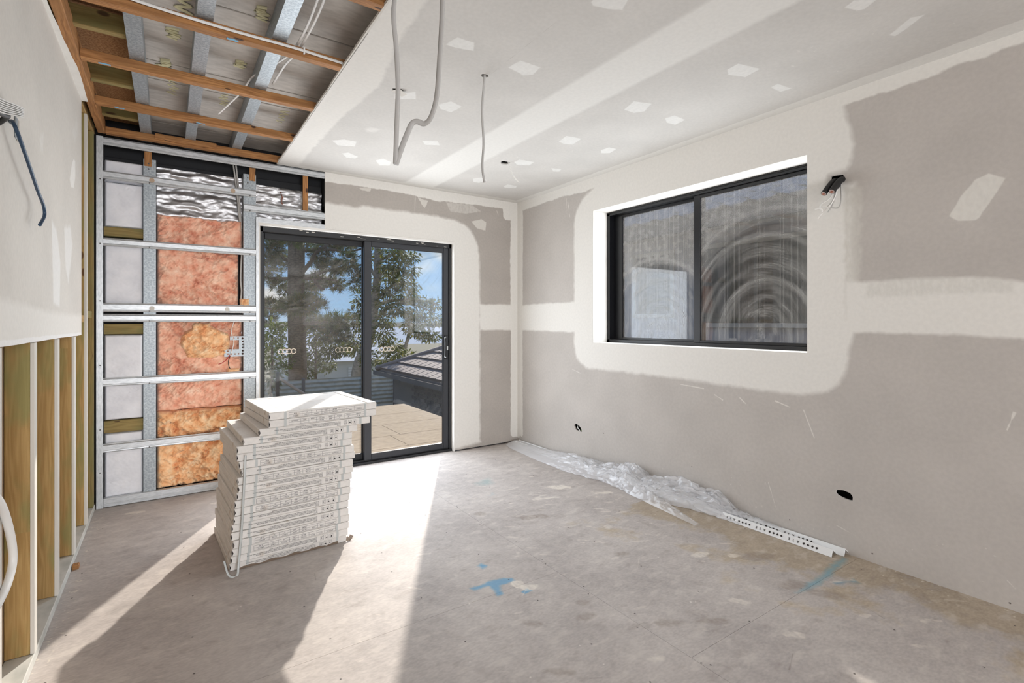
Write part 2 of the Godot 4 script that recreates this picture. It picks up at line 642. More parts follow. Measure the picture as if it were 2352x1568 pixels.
# ------------------------------------------------------------------ the room itself
func shell() -> void:
	var paper := C8(189, 183, 177)
	var mud := C8(228, 225, 219)
	var cut := func(st: SurfaceTool, hole: Array, cell: Rect2, at: Callable, n: Vector3, uvf: Callable, depth: float) -> void:
		# a cell of a wall face with a ragged hole in it, and the broken edge of the sheet
		var m := 24
		var c := cell.get_center()
		var hp := []
		for k in hole.size() / 2:
			hp.append(Vector2(hole[k * 2], hole[k * 2 + 1]))
		var inner := []
		var outer := []
		var hc := Vector2.ZERO
		for p in hp:
			hc += p / hp.size()
		for k in m:
			var dir := Vector2.from_angle(TAU * k / m)
			var far := hc + dir * 2.0
			var hit := hc
			for j in hp.size():
				var x = Geometry2D.segment_intersects_segment(hc, far, hp[j], hp[(j + 1) % hp.size()])
				if x != null:
					hit = x
			inner.append(hit)
			var tx := INF
			if absf(dir.x) > 1e-6:
				tx = ((cell.end.x if dir.x > 0 else cell.position.x) - hc.x) / dir.x
			var ty := INF
			if absf(dir.y) > 1e-6:
				ty = ((cell.end.y if dir.y > 0 else cell.position.y) - hc.y) / dir.y
			outer.append(hc + dir * minf(tx, ty))
		for k in m:
			var j := (k + 1) % m
			var o1: Vector2 = outer[k]
			var o2: Vector2 = outer[j]
			quad(st, at.call(inner[k], 0.0), at.call(inner[j], 0.0), at.call(o2, 0.0), at.call(o1, 0.0), n, uvf.call(inner[k]), uvf.call(inner[j]), uvf.call(o2), uvf.call(o1))
			# the corner of the cell between two rays
			for cor in [cell.position, cell.end, Vector2(cell.end.x, cell.position.y), Vector2(cell.position.x, cell.end.y)]:
				var a1 := (o1 - hc).angle()
				var a2 := (o2 - hc).angle()
				var ac: float = (cor - hc).angle()
				if wrapf(ac - a1, 0, TAU) < wrapf(a2 - a1, 0, TAU) and wrapf(a2 - a1, 0, TAU) < PI:
					tri(st, at.call(o1, 0.0), at.call(cor, 0.0), at.call(o2, 0.0), n, uvf.call(o1), uvf.call(cor), uvf.call(o2))
			var en: Vector3 = (at.call(hc, 0.0) - at.call((inner[k] + inner[j]) * 0.5, 0.0)).normalized()
			quad(st, at.call(inner[k], 0.0), at.call(inner[j], 0.0), at.call(inner[j], depth), at.call(inner[k], depth), en, uvf.call(inner[k]), uvf.call(inner[j]), uvf.call(inner[j]), uvf.call(inner[k]))

	# ---- right wall
	var p := Painter.new(2048, 1040, 400.0, Vector2(-4.52, 2.6), true, NZ, NB)
	p.base(paper, 0.00018, 0.00022)
	p.poly([-4.6, 2.7, -4.6, 2.497, -4.306, 2.497, -3.764, 2.51, -3.52, 2.492, -1.283, 2.518, -1.067, 2.519, -0.885, 2.528, -0.801, 2.536, -0.707, 2.531, -0.647, 2.545, -0.573, 2.541, 0.7, 2.53, 0.7, 2.7], mud, 1.0, 0.012, 0.008)
	p.poly([-1.283, 2.6, -1.283, 2.516, -1.251, 2.39, -1.238, 2.29, -1.251, 2.184, -1.283, 2.144, -1.374, 2.141, -1.374, 2.1, -1.234, 2.091, -1.225, 2.069, -1.234, 1.927, -1.242, 1.735, -1.225, 1.54, -1.229, 1.24, -1.255, 1.154, -1.272, 1.032, -1.306, 0.95, -1.374, 0.891, -1.481, 0.855, -1.69, 0.846, -2.118, 0.859, -2.654, 0.869, -3.431, 0.87, -3.568, 0.954, -3.605, 1.074, -3.605, 2.244, -3.568, 2.36, -3.49, 2.446, -3.39, 2.493, -3.2, 2.6], mud, 1.0, 0.03, 0.008)
	p.poly([-1.31, 2.07, -1.2, 2.05, -1.205, 1.6, -1.22, 1.3, -1.3, 1.3], C8(206, 202, 194), 0.8, 0.02, 0.01, 0.3)
	p.poly([-4.5, 1.497, -3.55, 1.505, -3.55, 1.197, -4.5, 1.206], mud, 1.0, 0.02, 0.006)
	p.poly([-1.3, 1.538, -0.902, 1.53, -0.753, 1.527, -0.573, 1.494, 0.7, 1.5, 0.7, 1.2, -0.573, 1.217, -0.919, 1.234, -1.3, 1.233], mud, 1.0, 0.02, 0.006)
	p.poly([-1.2, 1.53, -0.88, 1.535, -0.6, 1.5, -0.6, 1.43, -1.2, 1.43], C8(208, 205, 198), 0.6, 0.02, 0.008, 0.4)
	p.poly([-4.6, 2.6, -4.43, 2.6, -4.41, 2.43, -4.417, 1.9, -4.42, 1.0, -4.417, 0.09, -4.44, 0.06, -4.47, 0.075, -4.49, 0.04, -4.6, 0.05], mud, 1.0, 0.006, 0.004)
	p.poly([-0.692, 1.998, -0.633, 1.958, -0.65, 1.918, -0.722, 1.791, -0.738, 1.781, -0.801, 1.788, -0.842, 1.818, -0.793, 1.908, -0.738, 1.979], C8(222, 219, 212), 0.92, 0.006, 0.003, 0.1)
	p.poly([-0.57, 1.62, -0.5, 1.68, -0.42, 1.7, -0.44, 1.55, -0.56, 1.55], C8(216, 212, 204), 0.9, 0.006, 0.003)
	for e in [[-1.734, 0.287, -1.681, 0.126, 0.006], [-0.604, 0.898, -0.63, 0.81, 0.012], [-1.519, 0.777, -1.457, 0.619, 0.008], [-1.339, 0.144, -1.24, 0.117, 0.005], [-2.118, 0.798, -2.051, 0.767, 0.012], [-1.69, 0.808, -1.596, 0.78, 0.01], [-1.93, 0.8, -1.88, 0.76, 0.01], [-0.63, 0.13, -0.6, 0.1, 0.005], [-3.62, 0.86, -3.5, 0.83, 0.008], [-2.4, 0.84, -2.2, 0.83, 0.01], [-3.7, 2.49, -3.695, 2.36, 0.006], [-3.68, 2.45, -3.65, 2.3, 0.01]]:
		p.stroke(Vector2(e[0], e[1]), Vector2(e[2], e[3]), e[4], C8(226, 222, 215), 0.8)
	for k in 90:
		p.blob(Vector2(rng.randf_range(-4.4, 0.2), rng.randf_range(0.02, 0.28)), rng.randf_range(0.002, 0.007), rng.randf_range(0.002, 0.005), rng.randf() * 3.0, C8(222, 218, 210), 0.7, 0.002, 0.001)
	for e in [[-0.62, 0.03], [-1.6, 0.09], [-4.25, 0.12], [-3.2, 0.33], [-2.3, 0.25], [-1.16, 0.05]]:
		p.blob(Vector2(e[0], e[1]), 0.005, 0.004, 0.0, C8(40, 32, 28), 1.0, 0.002, 0.0)
	M.wall_right = tmat(p.tex(), 0.9)
	M.wall_right.texture_repeat = false
	var wr := setting("wall_right")
	var st := ST()
	var zs := [-4.52, -3.65, -3.42, -3.334, -1.496, -1.42, -1.24, ZR]
	var ys := [0.0, 0.2, 0.43, 1.118, 2.05, 2.18, 2.3, 2.6]
	var on := func(q: Vector2, deep: float) -> Vector3: return Vector3(3.15 + deep, q.y, q.x)
	var uvr := func(q: Vector2) -> Vector2: return Vector2((q.x + 4.52) / 5.12, 1.0 - q.y / 2.6)
	var holes := {"1,1": [-3.593, 0.34, -3.56, 0.352, -3.53, 0.345, -3.51, 0.335, -3.485, 0.315, -3.482, 0.285, -3.52, 0.29, -3.565, 0.295, -3.58, 0.32], "5,1": [-1.336, 0.345, -1.30, 0.352, -1.265, 0.345, -1.252, 0.325, -1.256, 0.303, -1.29, 0.306, -1.33, 0.314, -1.344, 0.33], "5,4": [-1.366, 2.141, -1.30, 2.135, -1.297, 2.096, -1.366, 2.104]}
	for i in zs.size() - 1:
		for j in ys.size() - 1:
			if i == 3 and j >= 3 and j <= 5:
				continue
			var cell := Rect2(zs[i], ys[j], zs[i + 1] - zs[i], ys[j + 1] - ys[j])
			var key := "%d,%d" % [i, j]
			if holes.has(key):
				cut.call(st, holes[key], cell, on, Vector3.LEFT, uvr, 0.013)
				continue
			var q := [cell.position, Vector2(cell.end.x, cell.position.y), cell.end, Vector2(cell.position.x, cell.end.y)]
			quad(st, on.call(q[0], 0), on.call(q[1], 0), on.call(q[2], 0), on.call(q[3], 0), Vector3.LEFT, uvr.call(q[0]), uvr.call(q[1]), uvr.call(q[2]), uvr.call(q[3]))
	obj("plasterboard", st, M.wall_right, wr)
	# outer leaf with the window opening, coloured dark for the cavity shade
	st = ST()
	bx(st, Vector3(3.23, -0.3, -4.75), Vector3(3.44, 1.06, ZR + 0.2))
	bx(st, Vector3(3.23, 2.36, -4.75), Vector3(3.44, 3.3, ZR + 0.2))
	bx(st, Vector3(3.23, 1.06, -4.75), Vector3(3.44, 2.36, -3.39))
	bx(st, Vector3(3.23, 1.06, -1.44), Vector3(3.44, 2.36, ZR + 0.2))
	obj("outer_leaf", st, M.dark, wr)
	st = ST()
	bx(st, Vector3(3.152, 1.06, -3.39), Vector3(3.44, 1.118, -1.44))
	bx(st, Vector3(3.152, 2.3, -3.39), Vector3(3.44, 2.36, -1.44))
	bx(st, Vector3(3.152, 1.118, -3.39), Vector3(3.44, 2.3, -3.334))
	bx(st, Vector3(3.152, 1.118, -1.496), Vector3(3.44, 2.3, -1.44))
	obj("window_reveal", st, M.white, wr)

	# ---- back wall, plastered part: x from 1.12 over the door, 2.385 beside it
	p = Painter.new(812, 1040, 400.0, Vector2(1.12, 2.6), true, NZ, NB)
	p.base(C8(176, 169, 162), 0.00018, 0.00022)
	p.poly([1.0, 2.7, 1.0, 2.514, 1.436, 2.516, 1.722, 2.518, 1.939, 2.508, 2.167, 2.49, 2.559, 2.506, 2.932, 2.509, 3.2, 2.506, 3.2, 2.7], mud, 1.0, 0.01, 0.008)
	p.poly([1.0, 2.356, 1.122, 2.356, 1.40, 2.343, 1.45, 2.367, 1.722, 2.364, 2.075, 2.367, 2.359, 2.349, 2.483, 2.319, 2.585, 2.25, 2.652, 2.135, 2.684, 1.979, 2.689, 1.481, 2.69, 0.1, 2.70, 0.05, 2.63, 0.035, 2.5, 0.02, 2.30, 0.0, 2.30, 2.0, 1.0, 2.05], mud, 1.0, 0.03, 0.008)
	p.poly([2.66, 1.495, 3.1, 1.503, 3.1, 1.206, 2.66, 1.209], mud, 1.0, 0.02, 0.006)
	p.poly([3.056, 2.6, 3.056, 2.43, 3.05, 1.9, 3.058, 1.0, 3.055, 0.08, 3.09, 0.05, 3.2, 0.05, 3.2, 2.6], mud, 1.0, 0.006, 0.005)
	p.poly([2.95, 2.55, 2.96, 2.43, 2.99, 2.40, 3.1, 2.40, 3.1, 2.55], mud, 1.0, 0.006, 0.005)
	p.poly([2.57, 2.338, 2.689, 2.378, 2.753, 2.349, 2.742, 2.257, 2.637, 2.269], C8(216, 212, 204), 0.9, 0.006, 0.003)
	p.poly([2.272, 2.5, 2.585, 2.51, 2.689, 2.455, 2.508, 2.405, 2.335, 2.405], C8(206, 202, 195), 0.8, 0.006, 0.006, 0.3)
	p.poly([1.984, 2.5, 2.098, 2.49, 2.052, 2.41, 2.02, 2.44], C8(216, 212, 204), 0.85, 0.004, 0.01)
	p.poly([1.35, 2.515, 1.53, 2.525, 1.52, 2.485, 1.45, 2.49], C8(216, 212, 204), 0.85, 0.004, 0.01)
	p.stroke(Vector2(1.955, 2.51), Vector2(1.95, 2.36), 0.008, C8(216, 212, 204), 0.9)
	p.stroke(Vector2(2.88, 2.49), Vector2(2.90, 2.44), 0.01, C8(220, 216, 208), 0.8)
	# the punched edge of the corner bead over the door
	for k in 150:
		p.blob(Vector2(1.13 + k * 0.0083, 2.118 + (k % 2) * 0.006), 0.002, 0.002, 0.0, C8(150, 146, 140), 0.8, 0.001, 0.0)
	M.wall_back = tmat(p.tex(), 0.9)
	M.wall_back.texture_repeat = false
	var wb := setting("wall_back")
	st = ST()
	var slab := func(s2: SurfaceTool, x0: float, x1: float, y0: float, y1: float) -> void:
		var u := func(x: float, y: float) -> Vector2: return Vector2((x - 1.12) / 2.03, 1.0 - y / 2.6)
		quad(s2, Vector3(x0, y0, -4.52), Vector3(x1, y0, -4.52), Vector3(x1, y1, -4.52), Vector3(x0, y1, -4.52), Vector3.BACK, u.call(x0, y0), u.call(x1, y0), u.call(x1, y1), u.call(x0, y1))
		quad(s2, Vector3(x0, y0, -4.52), Vector3(x0, y1, -4.52), Vector3(x0, y1, -4.533), Vector3(x0, y0, -4.533), Vector3.LEFT, u.call(x0, y0), u.call(x0, y1), u.call(x0, y1), u.call(x0, y0))
		quad(s2, Vector3(x0, y0, -4.52), Vector3(x1, y0, -4.52), Vector3(x1, y0, -4.533), Vector3(x0, y0, -4.533), Vector3.DOWN, u.call(x0, y0), u.call(x1, y0), u.call(x1, y0), u.call(x0, y0))
	slab.call(st, 1.12, 3.15, 2.108, 2.6)
	slab.call(st, 2.385, 3.15, 0.012, 2.108)
	obj("plasterboard", st, M.wall_back, wb)
	st = ST()   # door reveal: jamb and head
	bx(st, Vector3(2.372, 0.002, -4.66), Vector3(2.384, 2.108, -4.5202))
	bx(st, Vector3(0.60, 2.088, -4.58), Vector3(2.384, 2.107, -4.519))
	obj("door_reveal", st, M.white, wb)
	st = ST()   # outer leaf, coloured dark for the shade of the wall cavity
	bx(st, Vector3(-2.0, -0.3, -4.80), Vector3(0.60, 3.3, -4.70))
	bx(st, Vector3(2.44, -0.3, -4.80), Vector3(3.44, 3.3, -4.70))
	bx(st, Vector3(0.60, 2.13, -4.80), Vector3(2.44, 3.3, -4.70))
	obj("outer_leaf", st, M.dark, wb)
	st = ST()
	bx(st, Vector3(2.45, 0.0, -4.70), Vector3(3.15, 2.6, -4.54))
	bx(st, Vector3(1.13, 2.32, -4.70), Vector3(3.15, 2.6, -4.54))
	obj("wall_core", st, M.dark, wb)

	# ---- left wall: a sheet of plasterboard on the upper part, a room beyond the open studs
	p = Painter.new(1240, 552, 400.0, Vector2(-3.85, 2.6), true, NZ, NB)
	p.base(C8(212, 207, 199), 0.00015, 0.0002)
	p.poly([-3.9, 1.361, -3.4, 1.355, -3.057, 1.36, -2.464, 1.378, -2.127, 1.389, -0.5, 1.4, -0.5, 1.2, -3.9, 1.2], C8(226, 222, 215), 1.0, 0.03, 0.006)
	p.poly([-3.9, 1.245, -3.0, 1.246, -0.5, 1.25, -0.5, 1.2, -3.9, 1.2], C8(234, 232, 229), 1.0, 0.003, 0.003)
	p.poly([-3.568, 2.185, -3.614, 2.179, -3.62, 2.1, -3.568, 2.021, -3.466, 2.003, -3.424, 2.039, -3.5, 2.14], C8(234, 231, 225), 0.95, 0.004, 0.002)
	p.poly([-2.7, 2.058, -2.785, 2.085, -2.768, 1.973, -2.684, 1.967], C8(224, 221, 215), 0.7, 0.03, 0.01)
	p.poly([-2.934, 1.753, -3.057, 1.735, -3.17, 1.588, -3.147, 1.361, -2.974, 1.377], C8(231, 229, 225), 0.9, 0.02, 0.006)
	p.poly([-3.241, 1.774, -3.452, 1.819, -3.538, 1.718, -3.396, 1.478, -3.291, 1.557], C8(231, 229, 225), 0.8, 0.03, 0.01)
	p.poly([-3.65, 2.45, -3.75, 2.4, -3.6, 2.25, -3.5, 2.3], C8(222, 219, 213), 0.5, 0.03, 0.02)
	M.wall_left = tmat(p.tex(), 0.9)
	M.wall_left.texture_repeat = false
	var wl := setting("wall_left")
	st = ST()
	var ul := func(z: float, y: float) -> Vector2: return Vector2((z + 3.85) / 3.1, (2.6 - y) / 1.38)
	# its lower edge is broken, so it is built in short lengths
	var n := 60
	var edge := []
	for k in n + 1:
		edge.append(1.226 + rng.randf_range(-0.0015, 0.0012))
	for k in n:
		var z0 := lerpf(-3.85, ZR, float(k) / n)
		var z1 := lerpf(-3.85, ZR, float(k + 1) / n)
		quad(st, Vector3(-0.42, edge[k], z0), Vector3(-0.42, edge[k + 1], z1), Vector3(-0.42, 2.6, z1), Vector3(-0.42, 2.6, z0), Vector3.RIGHT, ul.call(z0, edge[k]), ul.call(z1, edge[k + 1]), ul.call(z1, 2.6), ul.call(z0, 2.6))
		quad(st, Vector3(-0.42, edge[k], z0), Vector3(-0.42, edge[k + 1], z1), Vector3(-0.433, edge[k + 1], z1), Vector3(-0.433, edge[k], z0), Vector3.DOWN, ul.call(z0, 1.23), ul.call(z1, 1.23), ul.call(z1, 1.23), ul.call(z0, 1.23))
	quad(st, Vector3(-0.42, 1.226, -3.85), Vector3(-0.42, 2.6, -3.85), Vector3(-0.433, 2.6, -3.85), Vector3(-0.433, 1.226, -3.85), Vector3.FORWARD, ul.call(-3.8, 1.3), ul.call(-3.8, 2.5), ul.call(-3.8, 2.5), ul.call(-3.8, 1.3))
	quad(st, Vector3(-0.433, 1.226, -3.85), Vector3(-0.433, 1.226, ZR), Vector3(-0.433, 2.6, ZR), Vector3(-0.433, 2.6, -3.85), Vector3.LEFT, ul.call(-3.8, 1.3), ul.call(-3.8, 1.3), ul.call(-3.8, 2.5), ul.call(-3.8, ZR))
	obj("plasterboard", st, M.wall_left, wl)
	box("back_of_far_lining", Vector3(-0.52, 0.0, -4.69), Vector3(-0.507, 2.77, ZR), M.tan, wl)
	box("outer_leaf", Vector3(-2.0, -0.3, -4.75), Vector3(-1.9, 3.3, ZR + 0.2), M.dark, wl)  # unseen outer wall, closes the shell against the sky

	# ---- unseen wall behind the camera, its opening placed for the front light
	var wq := setting("wall_rear_unseen")
	st = ST()
	bx(st, Vector3(-2.0, -0.3, ZR), Vector3(-0.35, 3.3, ZR + 0.2))
	bx(st, Vector3(1.75, -0.3, ZR), Vector3(3.44, 3.3, ZR + 0.2))
	bx(st, Vector3(-0.35, 2.25, ZR), Vector3(1.75, 3.3, ZR + 0.2))
	bx(st, Vector3(-0.35, -0.3, ZR), Vector3(1.75, 0.05, ZR + 0.2))
	obj("plasterboard", st, M.white, wq)

	# ---- ceiling
	var cp := C8(205, 202, 197)
	var cm := C8(223, 221, 216)
	p = Painter.new(968, 2048, 400.0, Vector2(0.74, -4.52), false, NZ, NB)
	p.base(cp, 0.00015, 0.0002)
	p.poly([1.80, -4.6, 1.80, -3.0, 1.79, -1.243, 1.78, 0.7, 2.13, 0.7, 2.124, -1.016, 2.12, -3.0, 2.128, -4.6], cm, 1.0, 0.03, 0.004)
	p.poly([0.7, -4.6, 0.905, -4.6, 0.90, -4.0, 0.92, -3.2, 0.97, -2.7, 0.90, -2.3, 0.868, -1.87, 0.87, 0.7, 0.7, 0.7], C8(224, 221, 215), 1.0, 0.02, 0.01)
	p.poly([3.2, -4.6, 3.064, -4.6, 3.064, -4.352, 3.061, -3.306, 3.057, -1.457, 3.04, -1.1, 3.035, -0.8, 3.025, -0.55, 3.03, 0.7, 3.2, 0.7], cm, 1.0, 0.008, 0.005)
	p.poly([0.7, -4.6, 0.7, -4.44, 1.298, -4.444, 2.606, -4.43, 3.2, -4.42, 3.2, -4.6], cm, 1.0, 0.008, 0.004)
	for q in [[1.071, -2.096, 1.088, -2.041, 1.177, -2.037, 1.211, -2.105, 1.122, -2.128, 1.071, -2.131], [1.429, -2.142, 1.442, -2.045, 1.57, -2.045, 1.585, -2.128, 1.543, -2.168], [1.415, -1.515, 1.405, -1.479, 1.526, -1.407, 1.567, -1.481, 1.508, -1.51, 1.44, -1.529], [2.373, -1.525, 2.362, -1.454, 2.507, -1.423, 2.533, -1.517, 2.427, -1.555], [2.748, -1.503, 2.741, -1.458, 2.867, -1.44, 2.855, -1.507], [2.301, -2.167, 2.259, -2.048, 2.376, -2.012, 2.426, -2.112, 2.391, -2.168], [2.613, -2.114, 2.626, -2.047, 2.745, -2.049, 2.759, -2.144, 2.682, -2.152], [2.317, -2.813, 2.292, -2.696, 2.419, -2.671, 2.444, -2.802, 2.385, -2.831], [2.696, -2.777, 2.702, -2.692, 2.778, -2.686, 2.805, -2.786, 2.75, -2.823], [2.315, -3.375, 2.313, -3.297, 2.456, -3.279, 2.471, -3.378, 2.369, -3.42], [2.665, -3.332, 2.756, -3.299, 2.789, -3.367, 2.742, -3.399], [2.696, -0.933, 2.614, -0.823, 2.641, -0.778, 2.707, -0.868, 2.732, -0.917], [2.304, -0.955, 2.284, -0.907, 2.355, -0.842, 2.391, -0.909, 2.375, -0.935], [0.959, -3.706, 1.031, -3.636, 1.121, -3.627, 1.141, -3.744, 1.027, -3.789], [1.097, -3.949, 1.138, -3.897, 1.233, -3.956, 1.223, -4.013, 1.16, -4.031], [1.372, -3.964, 1.409, -3.887, 1.492, -3.935, 1.516, -4.029, 1.442, -4.08], [1.328, -2.74, 1.371, -2.653, 1.465, -2.683, 1.448, -2.802, 1.366, -2.788], [1.497, -3.35, 1.596, -3.293, 1.649, -3.365, 1.552, -3.42], [2.273, -3.974, 2.317, -3.894, 2.416, -3.944, 2.394, -4.064, 2.332, -4.07], [2.645, -4.039, 2.637, -3.952, 2.746, -3.951, 2.784, -4.02, 2.697, -4.08], [1.06, -2.749, 1.152, -2.654, 1.192, -2.747, 1.087, -2.819]]:
		p.poly(q, C8(228, 227, 223), 0.95, 0.006, 0.003, 0.12)
	p.poly([1.074, -3.363, 1.106, -3.296, 1.208, -3.291, 1.168, -3.393, 1.109, -3.414], C8(229, 226, 221), 0.6, 0.03, 0.01)
	p.stroke(Vector2(1.386, -1.659), Vector2(1.402, -2.632), 0.0025, C8(150, 145, 138), 0.6)
	p.poly([2.45, -0.72, 2.62, -0.66, 2.7, -0.55, 2.5, -0.6], C8(228, 225, 219), 0.5, 0.02, 0.04, 0.6)
	for k in 40:
		p.blob(Vector2(rng.randf_range(2.2, 3.02), rng.randf_range(-4.4, -0.4)), rng.randf_range(0.003, 0.012), 0.003, rng.randf() * 3.0, C8(229, 226, 220), 0.7, 0.002, 0.002)
	M.ceiling = tmat(p.tex(), 0.92)
	M.ceiling.texture_repeat = false
	var ce := setting("ceiling")
	st = ST()
	var xs := [0.74, 1.02, 1.10, 1.34, 1.42, 2.2, 2.34, 3.15]
	var zc := [-4.52, -3.51, -3.36, -2.74, -2.66, -2.32, -2.24, ZR]
	var onc := func(q: Vector2, deep: float) -> Vector3: return Vector3(q.x, 2.6 + deep, q.y)
	var uvc := func(q: Vector2) -> Vector2: return Vector2((q.x - 0.74) / 2.42, (q.y + 4.52) / 5.12)
	var ragged := func(c: Vector2, rx: float, ry: float) -> Array:
		var f := []
		for k in 11:
			var r := rng.randf_range(0.75, 1.1)
			f.append(c.x + cos(TAU * k / 11) * rx * r)
			f.append(c.y + sin(TAU * k / 11) * ry * r)
		return f
	var chole := {"1,3": ragged.call(Vector2(1.06, -2.70), 0.034, 0.028), "3,5": ragged.call(Vector2(1.378, -2.281), 0.026, 0.018), "5,1": ragged.call(Vector2(2.269, -3.433), 0.048, 0.044)}
	for i in xs.size() - 1:
		for j in zc.size() - 1:
			var cell := Rect2(xs[i], zc[j], xs[i + 1] - xs[i], zc[j + 1] - zc[j])
			var key := "%d,%d" % [i, j]
			if chole.has(key):
				cut.call(st, chole[key], cell, onc, Vector3.DOWN, uvc, 0.013)
				continue
			var q := [cell.position, Vector2(cell.end.x, cell.position.y), cell.end, Vector2(cell.position.x, cell.end.y)]
			quad(st, onc.call(q[0], 0), onc.call(q[1], 0), onc.call(q[2], 0), onc.call(q[3], 0), Vector3.DOWN, uvc.call(q[0]), uvc.call(q[1]), uvc.call(q[2]), uvc.call(q[3]))
	obj("plasterboard", st, M.ceiling, ce)
	# the broken edge of the sheet, a little uneven
	st = ST()
	var last := 0.735
	for k in 105:
		var z0 := -4.52 + k * 0.1
		var nx := 0.735 + rng.randf_range(-0.004, 0.002)
		quad(st, Vector3(last, 2.6, z0), Vector3(nx, 2.6, z0 + 0.1), Vector3(nx, 2.613, z0 + 0.1), Vector3(last, 2.613, z0), Vector3.LEFT)
		quad(st, Vector3(last, 2.6, z0), Vector3(nx, 2.6, z0 + 0.1), Vector3(0.742, 2.6, z0 + 0.1), Vector3(0.742, 2.6, z0), Vector3.DOWN)
		last = nx
	obj("sheet_edge", st, M.core, ce)
	# strip of ceiling sheet left along the left wall, ragged where it was cut back
	st = ST()
	last = -0.392
	for k in 96:
		var z0 := -3.86 + k * 0.1
		var nx := -0.396 + rng.randf_range(-0.006, 0.006) + 0.012 * sin(z0 * 3.0)
		quad(st, Vector3(-0.42, 2.597, z0), Vector3(last, 2.597, z0), Vector3(nx, 2.597, z0 + 0.1), Vector3(-0.42, 2.597, z0 + 0.1), Vector3.DOWN, Vector2(z0, 0), Vector2(z0, 0.05), Vector2(z0 + 0.1, 0.05), Vector2(z0 + 0.1, 0))
		quad(st, Vector3(last, 2.597, z0), Vector3(nx, 2.597, z0 + 0.1), Vector3(nx, 2.6, z0 + 0.1), Vector3(last, 2.6, z0), Vector3.RIGHT)
		last = nx
	obj("ceiling_strip", st, M.white, ce)
	# fibre cement boards over the open part, laid across the rafters
	var zb := -4.7
	var widths := [0.24, 0.27, 0.245, 0.26, 0.25, 0.265, 0.24, 0.255, 0.26, 0.25, 0.25, 0.26]
	for k in 26:
		var wdt: float = widths[k % widths.size()]
		box("fibre_cement_board", Vector3(-0.13, 2.75 + 0.003 * (k % 3), zb), Vector3(1.6, 2.77 + 0.003 * (k % 3), zb + wdt - 0.006), M.board, ce, 0.002)
		zb += wdt
	box("particleboard_underside", Vector3(-1.9, 2.775, -4.7), Vector3(-0.12, 2.795, ZR), M.chip, ce)
	box("rear_ceiling_sheet", Vector3(-0.5, 2.6, 0.7), Vector3(0.735, 2.62, ZR), M.white, ce)
	box("unseen_roof_cover", Vector3(-2.0, 2.95, -4.8), Vector3(3.44, 3.2, ZR + 0.2), M.dark, ce)  # unseen cover above the ceiling, keeps the sky out
	# cured foam smears on the boards
	for e in [[0.02, -3.05, 0.10, 1], [0.06, -2.75, 0.22, 2], [0.02, -3.75, 0.2, 0], [0.30, -3.78, 0.16, 0], [0.36, -2.62, 0.1, 1], [0.66, -3.85, 0.2, 0], [-0.02, -3.45, 0.12, 2], [0.08, -2.45, 0.2, 2], [0.33, -3.2, 0.08, 1]]:
		st = ST()
		var pts := []
		for k in 9:
			pts.append(Vector3(e[0] + (0.035 if k % 2 == 0 else -0.035) * rng.randf_range(0.4, 1.0), 2.7488, e[1] - e[2] * 0.6 + e[2] * 1.2 * k / 8.0))
		tube(st, curve(pts, 4), [0.0045, 0.008, 0.012][e[3]], 0.0025, 6, Vector3.UP.cross(Vector3.BACK))
		obj("foam_smear", st, M.foam, ce)

	floor_()

